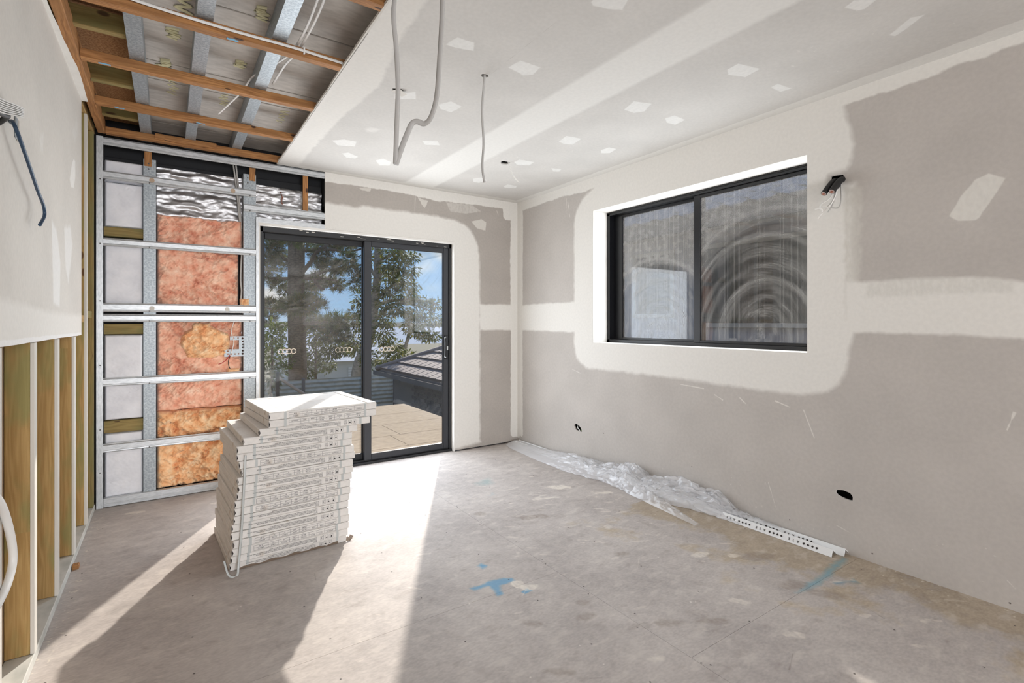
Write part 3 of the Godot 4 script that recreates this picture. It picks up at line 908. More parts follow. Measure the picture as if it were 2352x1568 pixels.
func floor_() -> void:
	var s := 390.0
	var p := Painter.new(1424, 2028, s, Vector2(-0.5, -4.6), false, NZ, NB)
	var w := p.w
	var h := p.h
	var n2 := noise_bytes(61, 0.03, 5)
	var n3 := noise_bytes(62, 0.008, 4)
	var k := 0
	for y in h:
		var z := y / s - 4.6
		for x in w:
			var xm := x / s - 0.5
			var a := n3[((y >> 1 & 511) << 9) | (x >> 1 & 511)] / 255.0
			var b := n2[((y & 511) << 9) | (x & 511)] / 255.0
			var f := NZ[((y * 2 & 511) << 9) | (x & 511)] / 255.0
			var c := (a - 0.5) * 0.09 + (b - 0.5) * 0.06 + (f - 0.5) * 0.08
			var r := 0.715 + c
			var g := 0.684 + c
			var bl := 0.664 + c * 0.95
			# sawdust and water stain along the right wall
			var edge := xm - 2.62 + (a - 0.5) * 1.1 + (b - 0.5) * 0.3 + clampf((-2.1 - z) * 0.6, 0.0, 1.4)
			if z > -2.5 and edge > 0.0:
				var t := clampf(edge * 4.0, 0.0, 1.0) * 0.85
				r = lerpf(r, 0.655 + c, t)
				g = lerpf(g, 0.595 + c, t)
				bl = lerpf(bl, 0.515 + c, t)
			# plaster dust wiped about
			var sm := n2[((y & 511) << 9) | ((x + y / 3) / 2 & 511)] / 255.0
			if sm > 0.62:
				var t2 := clampf((sm - 0.62) * 4.0, 0.0, 1.0) * 0.42
				r = lerpf(r, 0.83, t2)
				g = lerpf(g, 0.80, t2)
				bl = lerpf(bl, 0.765, t2)
			elif sm < 0.30:
				var t3 := clampf((0.30 - sm) * 5.0, 0.0, 1.0) * 0.22
				r = lerpf(r, 0.50, t3)
				g = lerpf(g, 0.45, t3)
				bl = lerpf(bl, 0.42, t3)
			p.d[k] = clampi(int(r * 255), 0, 255)
			p.d[k + 1] = clampi(int(g * 255), 0, 255)
			p.d[k + 2] = clampi(int(bl * 255), 0, 255)
			k += 3
	var pale := C8(226, 218, 206)
	var blue := C8(104, 156, 192)
	p.poly([1.345, -2.338, 1.398, -2.355, 1.418, -2.304, 1.364, -2.272], blue, 0.85, 0.02, 0.012)
	p.poly([1.215, -2.16, 1.371, -2.158, 1.46, -2.128, 1.45, -2.085, 1.36, -2.092, 1.33, -2.016, 1.28, -2.014, 1.30, -2.115, 1.22, -2.125], blue, 0.8, 0.018, 0.012)
	p.poly([1.40, -1.99, 1.45, -2.0, 1.46, -1.965, 1.41, -1.96], blue, 0.8, 0.01, 0.006)
	p.poly([2.45, -1.252, 2.75, -1.262, 3.1, -1.30, 3.1, -1.24, 2.75, -1.20, 2.5, -1.212], C8(112, 158, 176), 0.7, 0.03, 0.015)
	p.poly([2.741, -1.195, 2.874, -1.141, 2.853, -1.094, 2.736, -1.163], C8(92, 142, 170), 0.7, 0.03, 0.015)
	p.poly([2.0, -3.55, 2.25, -3.65, 2.2, -3.45, 2.05, -3.42], C8(132, 160, 162), 0.5, 0.08, 0.03)
	p.poly([1.96, -3.25, 2.05, -3.27, 2.06, -3.2, 1.98, -3.19], C8(128, 160, 172), 0.5, 0.05, 0.02)
	for e in [[2.55, -3.08, 0.10, 0.05, 0.9], [2.74, -2.79, 0.08, 0.03, 0.8], [1.43, -2.06, 0.03, 0.04, 0.9], [1.47, -2.0, 0.05, 0.03, 0.8], [2.28, -2.95, 0.14, 0.025, 0.7], [2.5, -2.55, 0.07, 0.02, 0.6], [2.45, -1.75, 0.07, 0.03, 0.7], [2.62, -1.62, 0.06, 0.025, 0.7], [2.2, -1.35, 0.06, 0.03, 0.6], [1.18, -2.62, 0.05, 0.02, 0.4], [2.05, -2.25, 0.05, 0.02, 0.5], [1.72, -2.52, 0.07, 0.02, 0.5], [2.3, -2.3, 0.03, 0.04, 0.6], [1.55, -1.3, 0.04, 0.02, 0.6], [2.15, -1.07, 0.05, 0.02, 0.6], [2.75, -0.8, 0.05, 0.015, 0.6], [2.5, -0.75, 0.05, 0.015, 0.6], [0.3, -4.2, 0.05, 0.02, 0.8], [-0.2, -4.3, 0.07, 0.03, 0.7]]:
		p.blob(Vector2(e[0], e[1]), e[2], e[3], rng.randf_range(0.2, 0.9), pale, e[4], 0.012, 0.02, 0.3)
	for e in [[1.987, -2.72, 0.07, 0.05], [2.08, -2.68, 0.06, 0.045], [1.52, -1.66, 0.06, 0.03], [1.60, -1.75, 0.05, 0.03], [1.8, -1.42, 0.08, 0.035], [1.95, -1.33, 0.09, 0.035], [2.55, -1.28, 0.09, 0.05], [2.6, -1.15, 0.1, 0.05], [1.75, -2.95, 0.05, 0.04], [2.7, -1.55, 0.12, 0.06], [1.2, -1.45, 0.07, 0.03], [1.3, -1.75, 0.05, 0.03], [2.1, -2.0, 0.06, 0.04]]:
		p.blob(Vector2(e[0], e[1]), e[2], e[3], rng.randf_range(0.2, 0.9), C8(132, 118, 106), 0.38, 0.02, 0.015, 0.3)
	for e in 26:
		var q := Vector2(rng.randf_range(0.6, 3.0), rng.randf_range(-4.2, -0.9))
		p.stroke(q, q + Vector2(rng.randf_range(-0.25, 0.25), rng.randf_range(-0.1, 0.1)), rng.randf_range(0.003, 0.008), pale if e % 3 else C8(120, 110, 102), 0.4)
	for e in 110:
		p.blob(Vector2(rng.randf_range(-0.4, 3.1), rng.randf_range(-4.45, -0.4)), rng.randf_range(0.002, 0.006), rng.randf_range(0.002, 0.006), 0.0, C8(236, 231, 222), 0.7, 0.002, 0.002)
	for e in 240:
		var near := Vector2(rng.randfn(2.25, 0.45), rng.randfn(-2.6, 0.75)) if e % 3 else Vector2(rng.randf_range(-0.3, 3.05), rng.randf_range(-4.4, -0.6))
		p.blob(near, rng.randf_range(0.006, 0.05), rng.randf_range(0.003, 0.014), rng.randf_range(-0.2, 1.0), C8(222, 213, 202), rng.randf_range(0.2, 0.65), 0.005, 0.009, 0.4)
	for e in 80:
		p.blob(Vector2(rng.randf_range(0.2, 3.0), rng.randf_range(-4.2, -0.7)), rng.randf_range(0.02, 0.09), rng.randf_range(0.012, 0.04), rng.randf_range(0.0, 1.6), C8(134, 122, 114), rng.randf_range(0.08, 0.24), 0.012, 0.012, 0.5)
	for e in 30:
		var q := Vector2(rng.randf_range(0.4, 3.0), rng.randf_range(-4.0, -0.8))
		var q2 := q + Vector2(rng.randf_range(-0.3, 0.3), rng.randf_range(-0.2, 0.2))
		p.stroke(q, q2, 0.003, C8(204, 197, 188) if e % 2 else C8(128, 118, 110), 0.35)
	# screw heads in rows
	for row in [-0.36, 0.08, 0.53, 0.98, 1.42, 1.66, 1.70, 2.1, 2.55, 3.0]:
		var z := -4.4
		while z < 0.4:
			p.blob(Vector2(row + rng.randf_range(-0.02, 0.02), z + rng.randf_range(-0.05, 0.05)), 0.0045, 0.0045, 0.0, C8(46, 40, 36), 0.95, 0.002, 0.0)
			z += 0.32
	# crumbs of plaster along the walls
	for e in 500:
		var q := Vector2(rng.randf_range(3.06, 3.15), rng.randf_range(-4.5, 0.2)) if e % 2 else Vector2(rng.randf_range(-0.42, -0.36), rng.randf_range(-4.5, -1.5))
		p.blob(q, rng.randf_range(0.002, 0.008), rng.randf_range(0.002, 0.006), 0.0, C8(216, 208, 194), 0.8, 0.002, 0.003)
	M.floor = tmat(p.tex(), 0.72)
	M.floor.texture_repeat = false
	var fl := setting("floor")
	# sheets with open joints
	var gap := 0.0006
	for e in [[-0.5, -4.7, 1.675, -3.86], [-0.5, -3.86, 1.675, -2.04], [-0.5, -2.04, 1.675, -0.24], [-0.5, -0.24, 1.675, ZR], [1.675, -4.7, 3.23, -3.02], [1.675, -3.02, 3.23, -1.225], [1.675, -1.225, 3.23, 0.57], [1.675, 0.57, 3.23, ZR]]:
		var st := ST()
		var lo := Vector3(e[0] + gap, -0.019, e[1] + gap)
		var hi := Vector3(e[2] - gap, 0.0, e[3] - gap)
		var u := func(x: float, z: float) -> Vector2: return Vector2((x + 0.5) / (1424.0 / s), (z + 4.6) / (2028.0 / s))
		quad(st, Vector3(lo.x, 0, lo.z), Vector3(hi.x, 0, lo.z), Vector3(hi.x, 0, hi.z), Vector3(lo.x, 0, hi.z), Vector3.UP, u.call(lo.x, lo.z), u.call(hi.x, lo.z), u.call(hi.x, hi.z), u.call(lo.x, hi.z))
		for side in [[Vector3(lo.x, 0, lo.z), Vector3(hi.x, 0, lo.z), Vector3.FORWARD], [Vector3(lo.x, 0, hi.z), Vector3(hi.x, 0, hi.z), Vector3.BACK], [Vector3(lo.x, 0, lo.z), Vector3(lo.x, 0, hi.z), Vector3.LEFT], [Vector3(hi.x, 0, lo.z), Vector3(hi.x, 0, hi.z), Vector3.RIGHT]]:
			var a: Vector3 = side[0]
			var b: Vector3 = side[1]
			var d := Vector3(0, -0.019, 0)
			quad(st, a, b, b + d, a + d, side[2], u.call(a.x, a.z), u.call(b.x, b.z), u.call(b.x, b.z), u.call(a.x, a.z))
		obj("floor_sheet", st, M.floor, fl)
	box("subfloor", Vector3(-2.0, -0.3, -4.8), Vector3(3.44, -0.019, ZR + 0.2), M.gap, fl)

# ------------------------------------------------------------------ sliding door and window
func smear_tex(w: int, h: int, kind: int) -> ImageTexture:
	var n := noise_bytes(70 + kind, 0.05, 4)
	var d := PackedByteArray()
	d.resize(w * h * 4)
	var k := 0
	for y in h:
		var v := float(y) / h
		for x in w:
			var u := float(x) / w
			var a := 0.0
			var grit := NZ[((y * 3 & 511) << 9) | (x * 3 & 511)] / 255.0
			if kind == 0:
				# broad wipes of a rag on the door
				for c in [[0.1, -0.35, 0.62, 0.5], [0.75, 0.95, 0.55, 0.35], [0.55, 1.25, 0.95, 0.3], [0.3, 0.55, 0.42, 0.3]]:
					var r: float = Vector2((u - c[0]) * 0.55, v - c[1]).length()
					var st := n[((int(r * 900) & 511) << 9) | (int(atan2(v - c[1], u - c[0]) * 60) & 511)] / 255.0
					a += c[3] * clampf((st - 0.45) * 2.2, 0.0, 1.0) * clampf(1.0 - absf(r - c[2]) * 6.0, 0.0, 1.0)
				a += 0.06 * clampf((NB[((y >> 1 & 511) << 9) | (x >> 1 & 511)] / 255.0 - 0.5) * 3.0, 0.0, 1.0)
				a = clampf(a * 0.24, 0.0, 0.3)
			else:
				# the window: spray, runs and arcs wiped through them
				var runs := n[(7 << 9) | (x * 2 & 511)] / 255.0
				var patch := NB[((y & 511) << 9) | (x & 511)] / 255.0
				a = 0.24 + 0.3 * clampf((grit - 0.5) * 2.5, 0.0, 1.0) + 0.10 * clampf((patch - 0.45) * 3.0, 0.0, 1.0)
				a += 0.10 * clampf((runs - 0.58) * 5.0, 0.0, 1.0)
				for c in ([[0.45, 1.2, 0.84], [0.52, 1.05, 0.66]] if kind == 1 else [[0.66, 1.06, 0.92], [0.58, 1.0, 0.7], [0.62, 0.98, 0.4]]):
					var r: float = Vector2((u - c[0]) * 0.9, v - c[1]).length()
					if r < c[2]:
						var an := atan2(v - c[1], u - c[0])
						var ring := n[((int(r * 2600) & 511) << 9) | (int(an * 30 + c[2] * 400) & 511)] / 255.0
						var ring2 := n[((int(r * 240 + c[2] * 900) & 511) << 9) | (int(an * 14) & 511)] / 255.0
						var b := 0.035 + 0.26 * clampf((ring2 - 0.30) * 2.0, 0.0, 1.0) * (0.35 + clampf((ring - 0.3) * 1.6, 0.0, 1.0)) + 0.10 * clampf((runs - 0.58) * 5.0, 0.0, 1.0)
						a = lerpf(a, b, clampf((c[2] - r) * 9.0, 0.0, 1.0) * 0.8)
						a += 0.13 * clampf(1.0 - absf(c[2] - 0.02 - r) * 40.0, 0.0, 1.0) * (0.3 + ring)
				if grit > 0.9:
					a += 0.25
				a = clampf(a, 0.02, 0.75)
			d[k] = 226
			d[k + 1] = 224
			d[k + 2] = 220
			d[k + 3] = int(a * 255)
			k += 4
	return ImageTexture.create_from_image(Image.create_from_data(w, h, false, Image.FORMAT_RGBA8, d))

func film(t: Texture2D) -> StandardMaterial3D:
	var m := tmat(t, 0.95)
	m.transparency = BaseMaterial3D.TRANSPARENCY_ALPHA
	m.texture_repeat = false
	return m

# a pane across z (door) or x (window) with the film of dirt on its inner face
func door() -> void:
	var d := setting("door_1")
	var zi := -4.57
	var st := ST()
	# outer frame: jambs, head, sill track
	bx(st, Vector3(0.614, 0.0, zi - 0.13), Vector3(0.642, 2.095, zi), 0.002)
	bx(st, Vector3(2.345, 0.0, zi - 0.13), Vector3(2.372, 2.095, zi), 0.002)
	bx(st, Vector3(0.614, 2.045, zi - 0.13), Vector3(2.372, 2.095, zi), 0.002)
	obj("door_frame", st, M.frame, d)
	st = ST()
	bx(st, Vector3(0.614, 0.0, zi - 0.225), Vector3(2.372, 0.022, zi + 0.012), 0.002)
	bx(st, Vector3(0.64, 0.022, zi - 0.03), Vector3(2.345, 0.036, zi - 0.022), 0.001)
	bx(st, Vector3(0.64, 0.022, zi - 0.085), Vector3(2.345, 0.036, zi - 0.077), 0.001)
	obj("sill_track", st, M.frame, d)
	M.smear_door = film(smear_tex(512, 640, 0))
	for e in [[0.642, 1.545, zi - 0.115, zi - 0.075, 0.022, 0.06], [1.485, 2.345, zi - 0.055, zi - 0.015, 0.066, 0.056]]:
		var panel := Node3D.new()
		panel.name = "door_panel"
		d.add_child(panel, true)
		var s2 := ST()
		var x0: float = e[0]
		var x1: float = e[1]
		var l: float = e[4]
		var r: float = e[5]
		bx(s2, Vector3(x0, 0.03, e[2]), Vector3(x0 + l, 2.06, e[3]), 0.003)
		bx(s2, Vector3(x1 - r, 0.03, e[2]), Vector3(x1, 2.06, e[3]), 0.003)
		bx(s2, Vector3(x0 + l, 0.03, e[2]), Vector3(x1 - r, 0.085, e[3]), 0.003)
		bx(s2, Vector3(x0 + l, 2.0, e[2]), Vector3(x1 - r, 2.06, e[3]), 0.003)
		obj("panel_frame", s2, M.frame if l < 0.03 else M.frame_in, panel)
		var zg: float = (e[2] + e[3]) * 0.5
		box("glass", Vector3(x0 + l - 0.005, 0.08, zg - 0.003), Vector3(x1 - r + 0.005, 2.005, zg + 0.003), M.glass, panel)
		s2 = ST()
		quad(s2, Vector3(x0 + l, 0.085, zg + 0.005), Vector3(x1 - r, 0.085, zg + 0.005), Vector3(x1 - r, 2.0, zg + 0.005), Vector3(x0 + l, 2.0, zg + 0.005), Vector3.BACK, Vector2(0, 1), Vector2(1, 1), Vector2(1, 0), Vector2(0, 0))
		obj("wiped_dirt", s2, M.smear_door, panel)
	# ring stickers
	for c in [[0.84, 1.052, zi - 0.086], [1.318, 1.050, zi - 0.086], [1.705, 1.048, zi - 0.026]]:
		for k in 4:
			st = ST()
			for a in 28:
				var a0 := TAU * a / 28
				var a1 := TAU * (a + 1) / 28
				var o := Vector3(c[0] + (k - 1.5) * 0.0345, c[1], c[2])
				var v := func(an: float, r: float) -> Vector3: return o + Vector3(cos(an) * r, sin(an) * r, 0.0)
				quad(st, v.call(a0, 0.0175), v.call(a1, 0.0175), v.call(a1, 0.0225), v.call(a0, 0.0225), Vector3.BACK)
			obj("ring_sticker", st, M.ring, d)
	# handle with keyhole plate on the right stile
	var h := Node3D.new()
	h.name = "door_handle"
	d.add_child(h)
	box("back_plate", Vector3(2.298, 0.93, zi - 0.015), Vector3(2.338, 1.17, zi - 0.003), M.blackframe, h, 0.006)
	st = ST()
	tube(st, curve([Vector3(2.302, 1.15, zi - 0.004), Vector3(2.285, 1.13, zi + 0.03), Vector3(2.283, 1.05, zi + 0.036), Vector3(2.285, 0.97, zi + 0.03), Vector3(2.302, 0.95, zi - 0.004)], 6), 0.009, 0.007, 8, Vector3.BACK)
	obj("pull", st, M.blackframe, h)
	box("latch_plate", Vector3(2.318, 1.02, zi - 0.004), Vector3(2.334, 1.06, zi - 0.001), M.strap, h, 0.001)
	# plaster daubs along the head of the frame
	st = ST()
	for k in 16:
		var x := rng.randf_range(0.7, 2.33)
		var y := rng.randf_range(2.055, 2.085)
		bx(st, Vector3(x, y, zi), Vector3(x + rng.randf_range(0.01, 0.05), y + rng.randf_range(0.002, 0.007), zi + 0.002))
	obj("plaster_daub", st, M.core, d)

func window() -> void:
	var w := setting("window_1")
	var x0 := 3.325
	var st := ST()
	bx(st, Vector3(x0, 1.118, -3.334), Vector3(x0 + 0.1, 1.145, -1.496), 0.002)
	bx(st, Vector3(x0, 2.27, -3.334), Vector3(x0 + 0.1, 2.3, -1.496), 0.002)
	bx(st, Vector3(x0, 1.118, -3.334), Vector3(x0 + 0.1, 2.3, -3.30), 0.002)
	bx(st, Vector3(x0, 1.118, -1.53), Vector3(x0 + 0.1, 2.3, -1.496), 0.002)
	obj("window_frame", st, M.blackframe, w)
	# sealant squeezed out round the frame
	st = ST()
	var pts := []
	for k in 40:
		pts.append(Vector3(x0 - 0.002, 2.298 - rng.randf() * 0.008, -3.32 + k * 0.0465))
	tube(st, pts, 0.006, 0.006, 6)
	obj("sealant", st, M.rubber, w)
	var tL := smear_tex(512, 720, 1)
	var tR := smear_tex(512, 720, 2)
	for e in [[-3.30, -2.365, x0 + 0.06, 0.10, 0.045, tL], [-2.42, -1.53, x0 + 0.015, 0.055, 0.03, tR]]:
		var panel := Node3D.new()
		panel.name = "window_sash"
		w.add_child(panel, true)
		var xx: float = e[2]
		var z0: float = e[0]
		var z1: float = e[1]
		var s2 := ST()
		bx(s2, Vector3(xx, 1.145, z0), Vector3(xx + 0.03, 2.27, z0 + e[3]), 0.002)
		bx(s2, Vector3(xx, 1.145, z1 - e[4]), Vector3(xx + 0.03, 2.27, z1), 0.002)
		bx(s2, Vector3(xx, 1.145, z0 + e[3]), Vector3(xx + 0.03, 1.165, z1 - e[4]), 0.002)
		bx(s2, Vector3(xx, 2.245, z0 + e[3]), Vector3(xx + 0.03, 2.27, z1 - e[4]), 0.002)
		obj("sash_frame", s2, M.blackframe, panel)
		box("glass", Vector3(xx + 0.012, 1.16, z0 + e[3] - 0.004), Vector3(xx + 0.018, 2.25, z1 - e[4] + 0.004), M.glass, panel)
		s2 = ST()
		quad(s2, Vector3(xx + 0.009, 1.165, z0 + e[3]), Vector3(xx + 0.009, 1.165, z1 - e[4]), Vector3(xx + 0.009, 2.245, z1 - e[4]), Vector3(xx + 0.009, 2.245, z0 + e[3]), Vector3.LEFT, Vector2(0, 1), Vector2(1, 1), Vector2(1, 0), Vector2(0, 0))
		var fm := film(e[5])
		fm.backlight_enabled = true
		fm.backlight = Color(0.2, 0.2, 0.2)
		obj("dried_spray", s2, fm, panel)

# ------------------------------------------------------------------ ceiling framing
func ceiling_frame() -> void:
	var t := thing("ceiling_frame", "open ceiling frame of weathered brown battens under galvanised rafters", "ceiling frame")
	box("edge_timber", Vector3(-0.402, 2.601, -4.46), Vector3(-0.36, 2.69, ZR), M.batten, t, 0.003)
	for z in [-3.228, -2.62, -3.853, -2.012, -1.4, -0.8, -0.2]:
		box("timber_batten", Vector3(-0.359, 2.601, z - 0.048), Vector3(0.80, 2.646, z), M.batten, t, 0.002)
	box("timber_batten", Vector3(-0.359, 2.601, -4.478), Vector3(0.80, 2.646, -4.43), M.batten, t, 0.002)
	box("packer", Vector3(-0.08, 2.612, -4.43), Vector3(0.30, 2.652, -4.412), M.batten, t, 0.002)
	for x in [-0.165, 0.102, 0.405]:
		var st := ST()
		bx(st, Vector3(x, 2.647, -4.66), Vector3(x + 0.064, 2.649, ZR))
		bx(st, Vector3(x, 2.649, -4.66), Vector3(x + 0.002, 2.748, ZR))
		bx(st, Vector3(x + 0.062, 2.649, -4.66), Vector3(x + 0.064, 2.748, ZR))
		obj("steel_rafter", st, M.galv, t)
	for z in [-3.02, -3.66, -4.24, -2.42, -1.8]:
		box("green_joist", Vector3(-1.6, 2.665, z - 0.045), Vector3(-0.166, 2.755, z), M.green, t, 0.003)
	# knots of paint and screw heads under the battens
	for e in [[-0.29, -3.25], [0.22, -2.645], [-0.27, -3.877], [0.15, -3.877]]:
		var st := ST()
		var pts := []
		for k in 5:
			pts.append(Vector3(e[0] + k * 0.012, 2.6005, e[1] + rng.randf_range(-0.006, 0.006)))
		tube(st, pts, 0.009, 0.0008, 6, Vector3.BACK)
		obj("paint_daub", st, mat(C8(122, 176, 206), 0.8), t)
	# white cable clipped along the second batten
	var c := thing("cable_along_batten", "white flat cable clipped along the side of a ceiling batten", "cable")
	var st := ST()
	tube(st, curve([Vector3(-0.30, 2.66, -2.612), Vector3(-0.1, 2.636, -2.611), Vector3(0.2, 2.626, -2.611), Vector3(0.5, 2.628, -2.611), Vector3(0.735, 2.62, -2.611)], 6), 0.007, 0.003, 8, Vector3.UP)
	obj("sheath", st, M.cable_white, c)
	st = ST()
	bx(st, Vector3(0.545, 2.612, -2.618), Vector3(0.552, 2.642, -2.605))
	obj("cable_clip", st, M.cable_white, c)
	var paths := [[Vector3(0.50, 2.74, -1.9), Vector3(0.535, 2.70, -2.3), Vector3(0.52, 2.66, -2.66), Vector3(0.48, 2.69, -2.95), Vector3(0.40, 2.70, -3.2), Vector3(0.36, 2.68, -3.42), Vector3(0.27, 2.66, -3.8)], [Vector3(0.53, 2.74, -1.9), Vector3(0.56, 2.70, -2.3), Vector3(0.54, 2.66, -2.66), Vector3(0.52, 2.69, -2.95), Vector3(0.50, 2.68, -3.2)]]
	var names := ["longer white cable looping over the battens towards the foil", "shorter white cable dropping between two ceiling battens"]
	for k in 2:
		st = ST()
		tube(st, curve(paths[k], 6), 0.006, 0.0035, 8, Vector3.RIGHT)
		var o := obj("roof_cable", st, M.cable_white, self)
		tag(o, names[k], "cable", "cables in the open ceiling")

# ------------------------------------------------------------------ steel frame of the back wall
func steel_frame() -> void:
	var t := thing("steel_stud_frame", "galvanised steel wall frame with cross channels left of the sliding door", "wall frame")
	# furring channels: a hat section, flat face towards the room, turned lips
	var hat := func(st: SurfaceTool, x0: float, x1: float, y0: float, y1: float) -> void:
		prism(st, PackedVector2Array([Vector2(y0, -4.542), Vector2(y0, -4.530), Vector2(y0 + 0.006, -4.527), Vector2(y0 + 0.012, -4.528), Vector2(y0 + 0.016, -4.5205), Vector2(y1 - 0.012, -4.5205), Vector2(y1 - 0.006, -4.530), Vector2(y1, -4.532), Vector2(y1, -4.542)]), 0, x0, x1)
	for e in [[-0.377, 0.583, 2.309, 2.366], [0.496, 1.119, 2.188, 2.248], [-0.377, 0.583, 1.838, 1.893], [-0.377, 0.583, 1.374, 1.437], [-0.377, 0.583, 1.303, 1.359], [-0.377, 0.583, 0.850, 0.910], [-0.377, 0.583, 0.386, 0.448]]:
		var st := ST()
		hat.call(st, e[0], e[1], e[2], e[3])
		var ch := obj("furring_channel", st, M.steel, t)
		for x in [-0.115, 0.54]:
			if x > e[0] and x < e[1]:
				var s2 := ST()
				disc(s2, Vector3(x, e[2] + 0.006, -4.527), Vector3.BACK, 0.005, 0.003, 8)
				obj("screw", s2, M.screw, ch)
	var st := ST()
	hat.call(st, -0.377, 1.119, 2.546, 2.599)
	obj("top_track", st, M.steel, t)
	st = ST()
	bx(st, Vector3(-0.377, 0.004, -4.56), Vector3(0.60, 0.066, -4.522), 0.002)
	bx(st, Vector3(-0.377, 0.022, -4.522), Vector3(0.60, 0.030, -4.518), 0.001)
	obj("bottom_track", st, M.steel, t)
	st = ST()
	bx(st, Vector3(-0.412, 0.0, -4.524), Vector3(-0.377, 2.60, -4.521))
	bx(st, Vector3(-0.415, 0.0, -4.56), Vector3(-0.412, 2.60, -4.521))
	var an := obj("corner_angle", st, M.steel, t)
	for y in [0.25, 0.55, 1.0, 1.45, 1.85, 2.3]:
		st = ST()
		disc(st, Vector3(-0.394, y, -4.521), Vector3.BACK, 0.0045, 0.002, 8)
		obj("screw", st, M.screw, an)
	for e in [[-0.151, -0.076, 0.06, 2.492], [0.496, 0.586, 0.06, 2.49]]:
		st = ST()
		bx(st, Vector3(e[0], e[2], -4.549), Vector3(e[1], e[3], -4.545))
		bx(st, Vector3(e[0], e[2], -4.64), Vector3(e[0] + 0.003, e[3], -4.549))
		bx(st, Vector3(e[1] - 0.003, e[2], -4.64), Vector3(e[1], e[3], -4.549))
		var s := obj("steel_stud", st, M.galv, t)
		for y in [2.46, 2.42]:
			st = ST()
			disc(st, Vector3(e[0] + 0.03, y, -4.545), Vector3.BACK, 0.006, 0.003, 8)
			obj("screw", st, M.screw, s)
	# angle beside the door and over its head
	st = ST()
	bx(st, Vector3(0.583, 0.06, -4.528), Vector3(0.606, 2.15, -4.520), 0.001)
	obj("door_angle", st, M.steel, t)
	box("door_angle", Vector3(0.606, 2.105, -4.528), Vector3(1.119, 2.145, -4.521), M.steel, t)
	box("door_edge_board", Vector3(0.604, 0.0, -4.57), Vector3(0.614, 2.108, -4.522), M.core, t)
	for e in [[-0.146, -0.102, 2.44, 2.545], [0.538, 0.582, 2.44, 2.545], [0.944, 0.986, 2.25, 2.55]]:
		box("timber_packer", Vector3(e[0], e[2], -4.562), Vector3(e[1], e[3], -4.5425), M.batten, t, 0.002)
	for e in [[1.912, 1.978], [1.215, 1.29], [0.515, 0.60]]:
		box("timber_noggin", Vector3(-0.377, e[0], -4.68), Vector3(-0.152, e[1], -4.56), M.green, t, 0.003)
	# dark steel purlin and cladding seen through the top
	box("dark_purlin", Vector3(-0.41, 2.44, -4.695), Vector3(1.12, 2.50, -4.66), M.dark, t, 0.004)
	# daubs of adhesive on the channels
	for e in [[-0.10, 2.335, M.tan], [0.42, 2.335, M.tan], [-0.10, 1.402, M.core], [0.38, 1.402, M.core]]:
		st = ST()
		disc(st, Vector3(e[0], e[1], -4.5206), Vector3.BACK, 0.017, 0.003, 10)
		var o := obj("adhesive_daub", st, e[2], t)
		o.scale = Vector3.ONE

# ------------------------------------------------------------------ timber frame of the left wall
func timber_frame() -> void:
	var t := thing("timber_stud_frame", "treated pine stud frame under the cut plasterboard of the left wall", "wall frame")
	M.plate = tmat(ramp_tex(NB, 256, 1, 2, [C8(176, 178, 172), C8(198, 198, 192), C8(214, 212, 206)], 0.2), 0.9)
	for z in [-2.61, -3.10, -3.60, -4.09, -2.11, -1.62, -1.1, -0.6, -0.1, 0.4, 0.9, 1.4, 1.9, 2.4]:
		var s := box("stud", Vector3(-0.506, 0.04, z - 0.047), Vector3(-0.434, 2.6, z), M.stud, t, 0.003)
		# the face to the room is a thin pale strip
		box("stud_face", Vector3(-0.434, 0.04, z - 0.045), Vector3(-0.4215 if z < -3.86 else -0.4335, 2.6 if z > -3.86 else 2.6, z - 0.002), M.core, s)
	for z in [-2.61, -3.10, -3.60, -2.11]:
		box("stud_face", Vector3(-0.434, 0.04, z - 0.045), Vector3(-0.4215, 1.222, z - 0.001), M.core, t, 0.001)
	box("corner_stud", Vector3(-0.492, 0.04, -4.50), Vector3(-0.424, 2.6, -4.44), M.green, t, 0.003)
	box("corner_stud", Vector3(-0.492, 0.04, -4.56), Vector3(-0.43, 2.6, -4.502), M.green, t, 0.003)
	box("bottom_plate", Vector3(-0.506, 0.0, -4.52), Vector3(-0.421, 0.039, ZR), M.plate, t, 0.003)
	box("top_plate", Vector3(-0.492, 2.601, -4.52), Vector3(-0.424, 2.66, ZR), M.stud, t, 0.003)
	box("noggin", Vector3(-0.49, 1.30, -4.06), Vector3(-0.43, 1.345, -3.65), M.stud, t, 0.002)
	box("noggin", Vector3(-0.49, 1.33, -4.44), Vector3(-0.43, 1.375, -4.14), M.stud, t, 0.002)

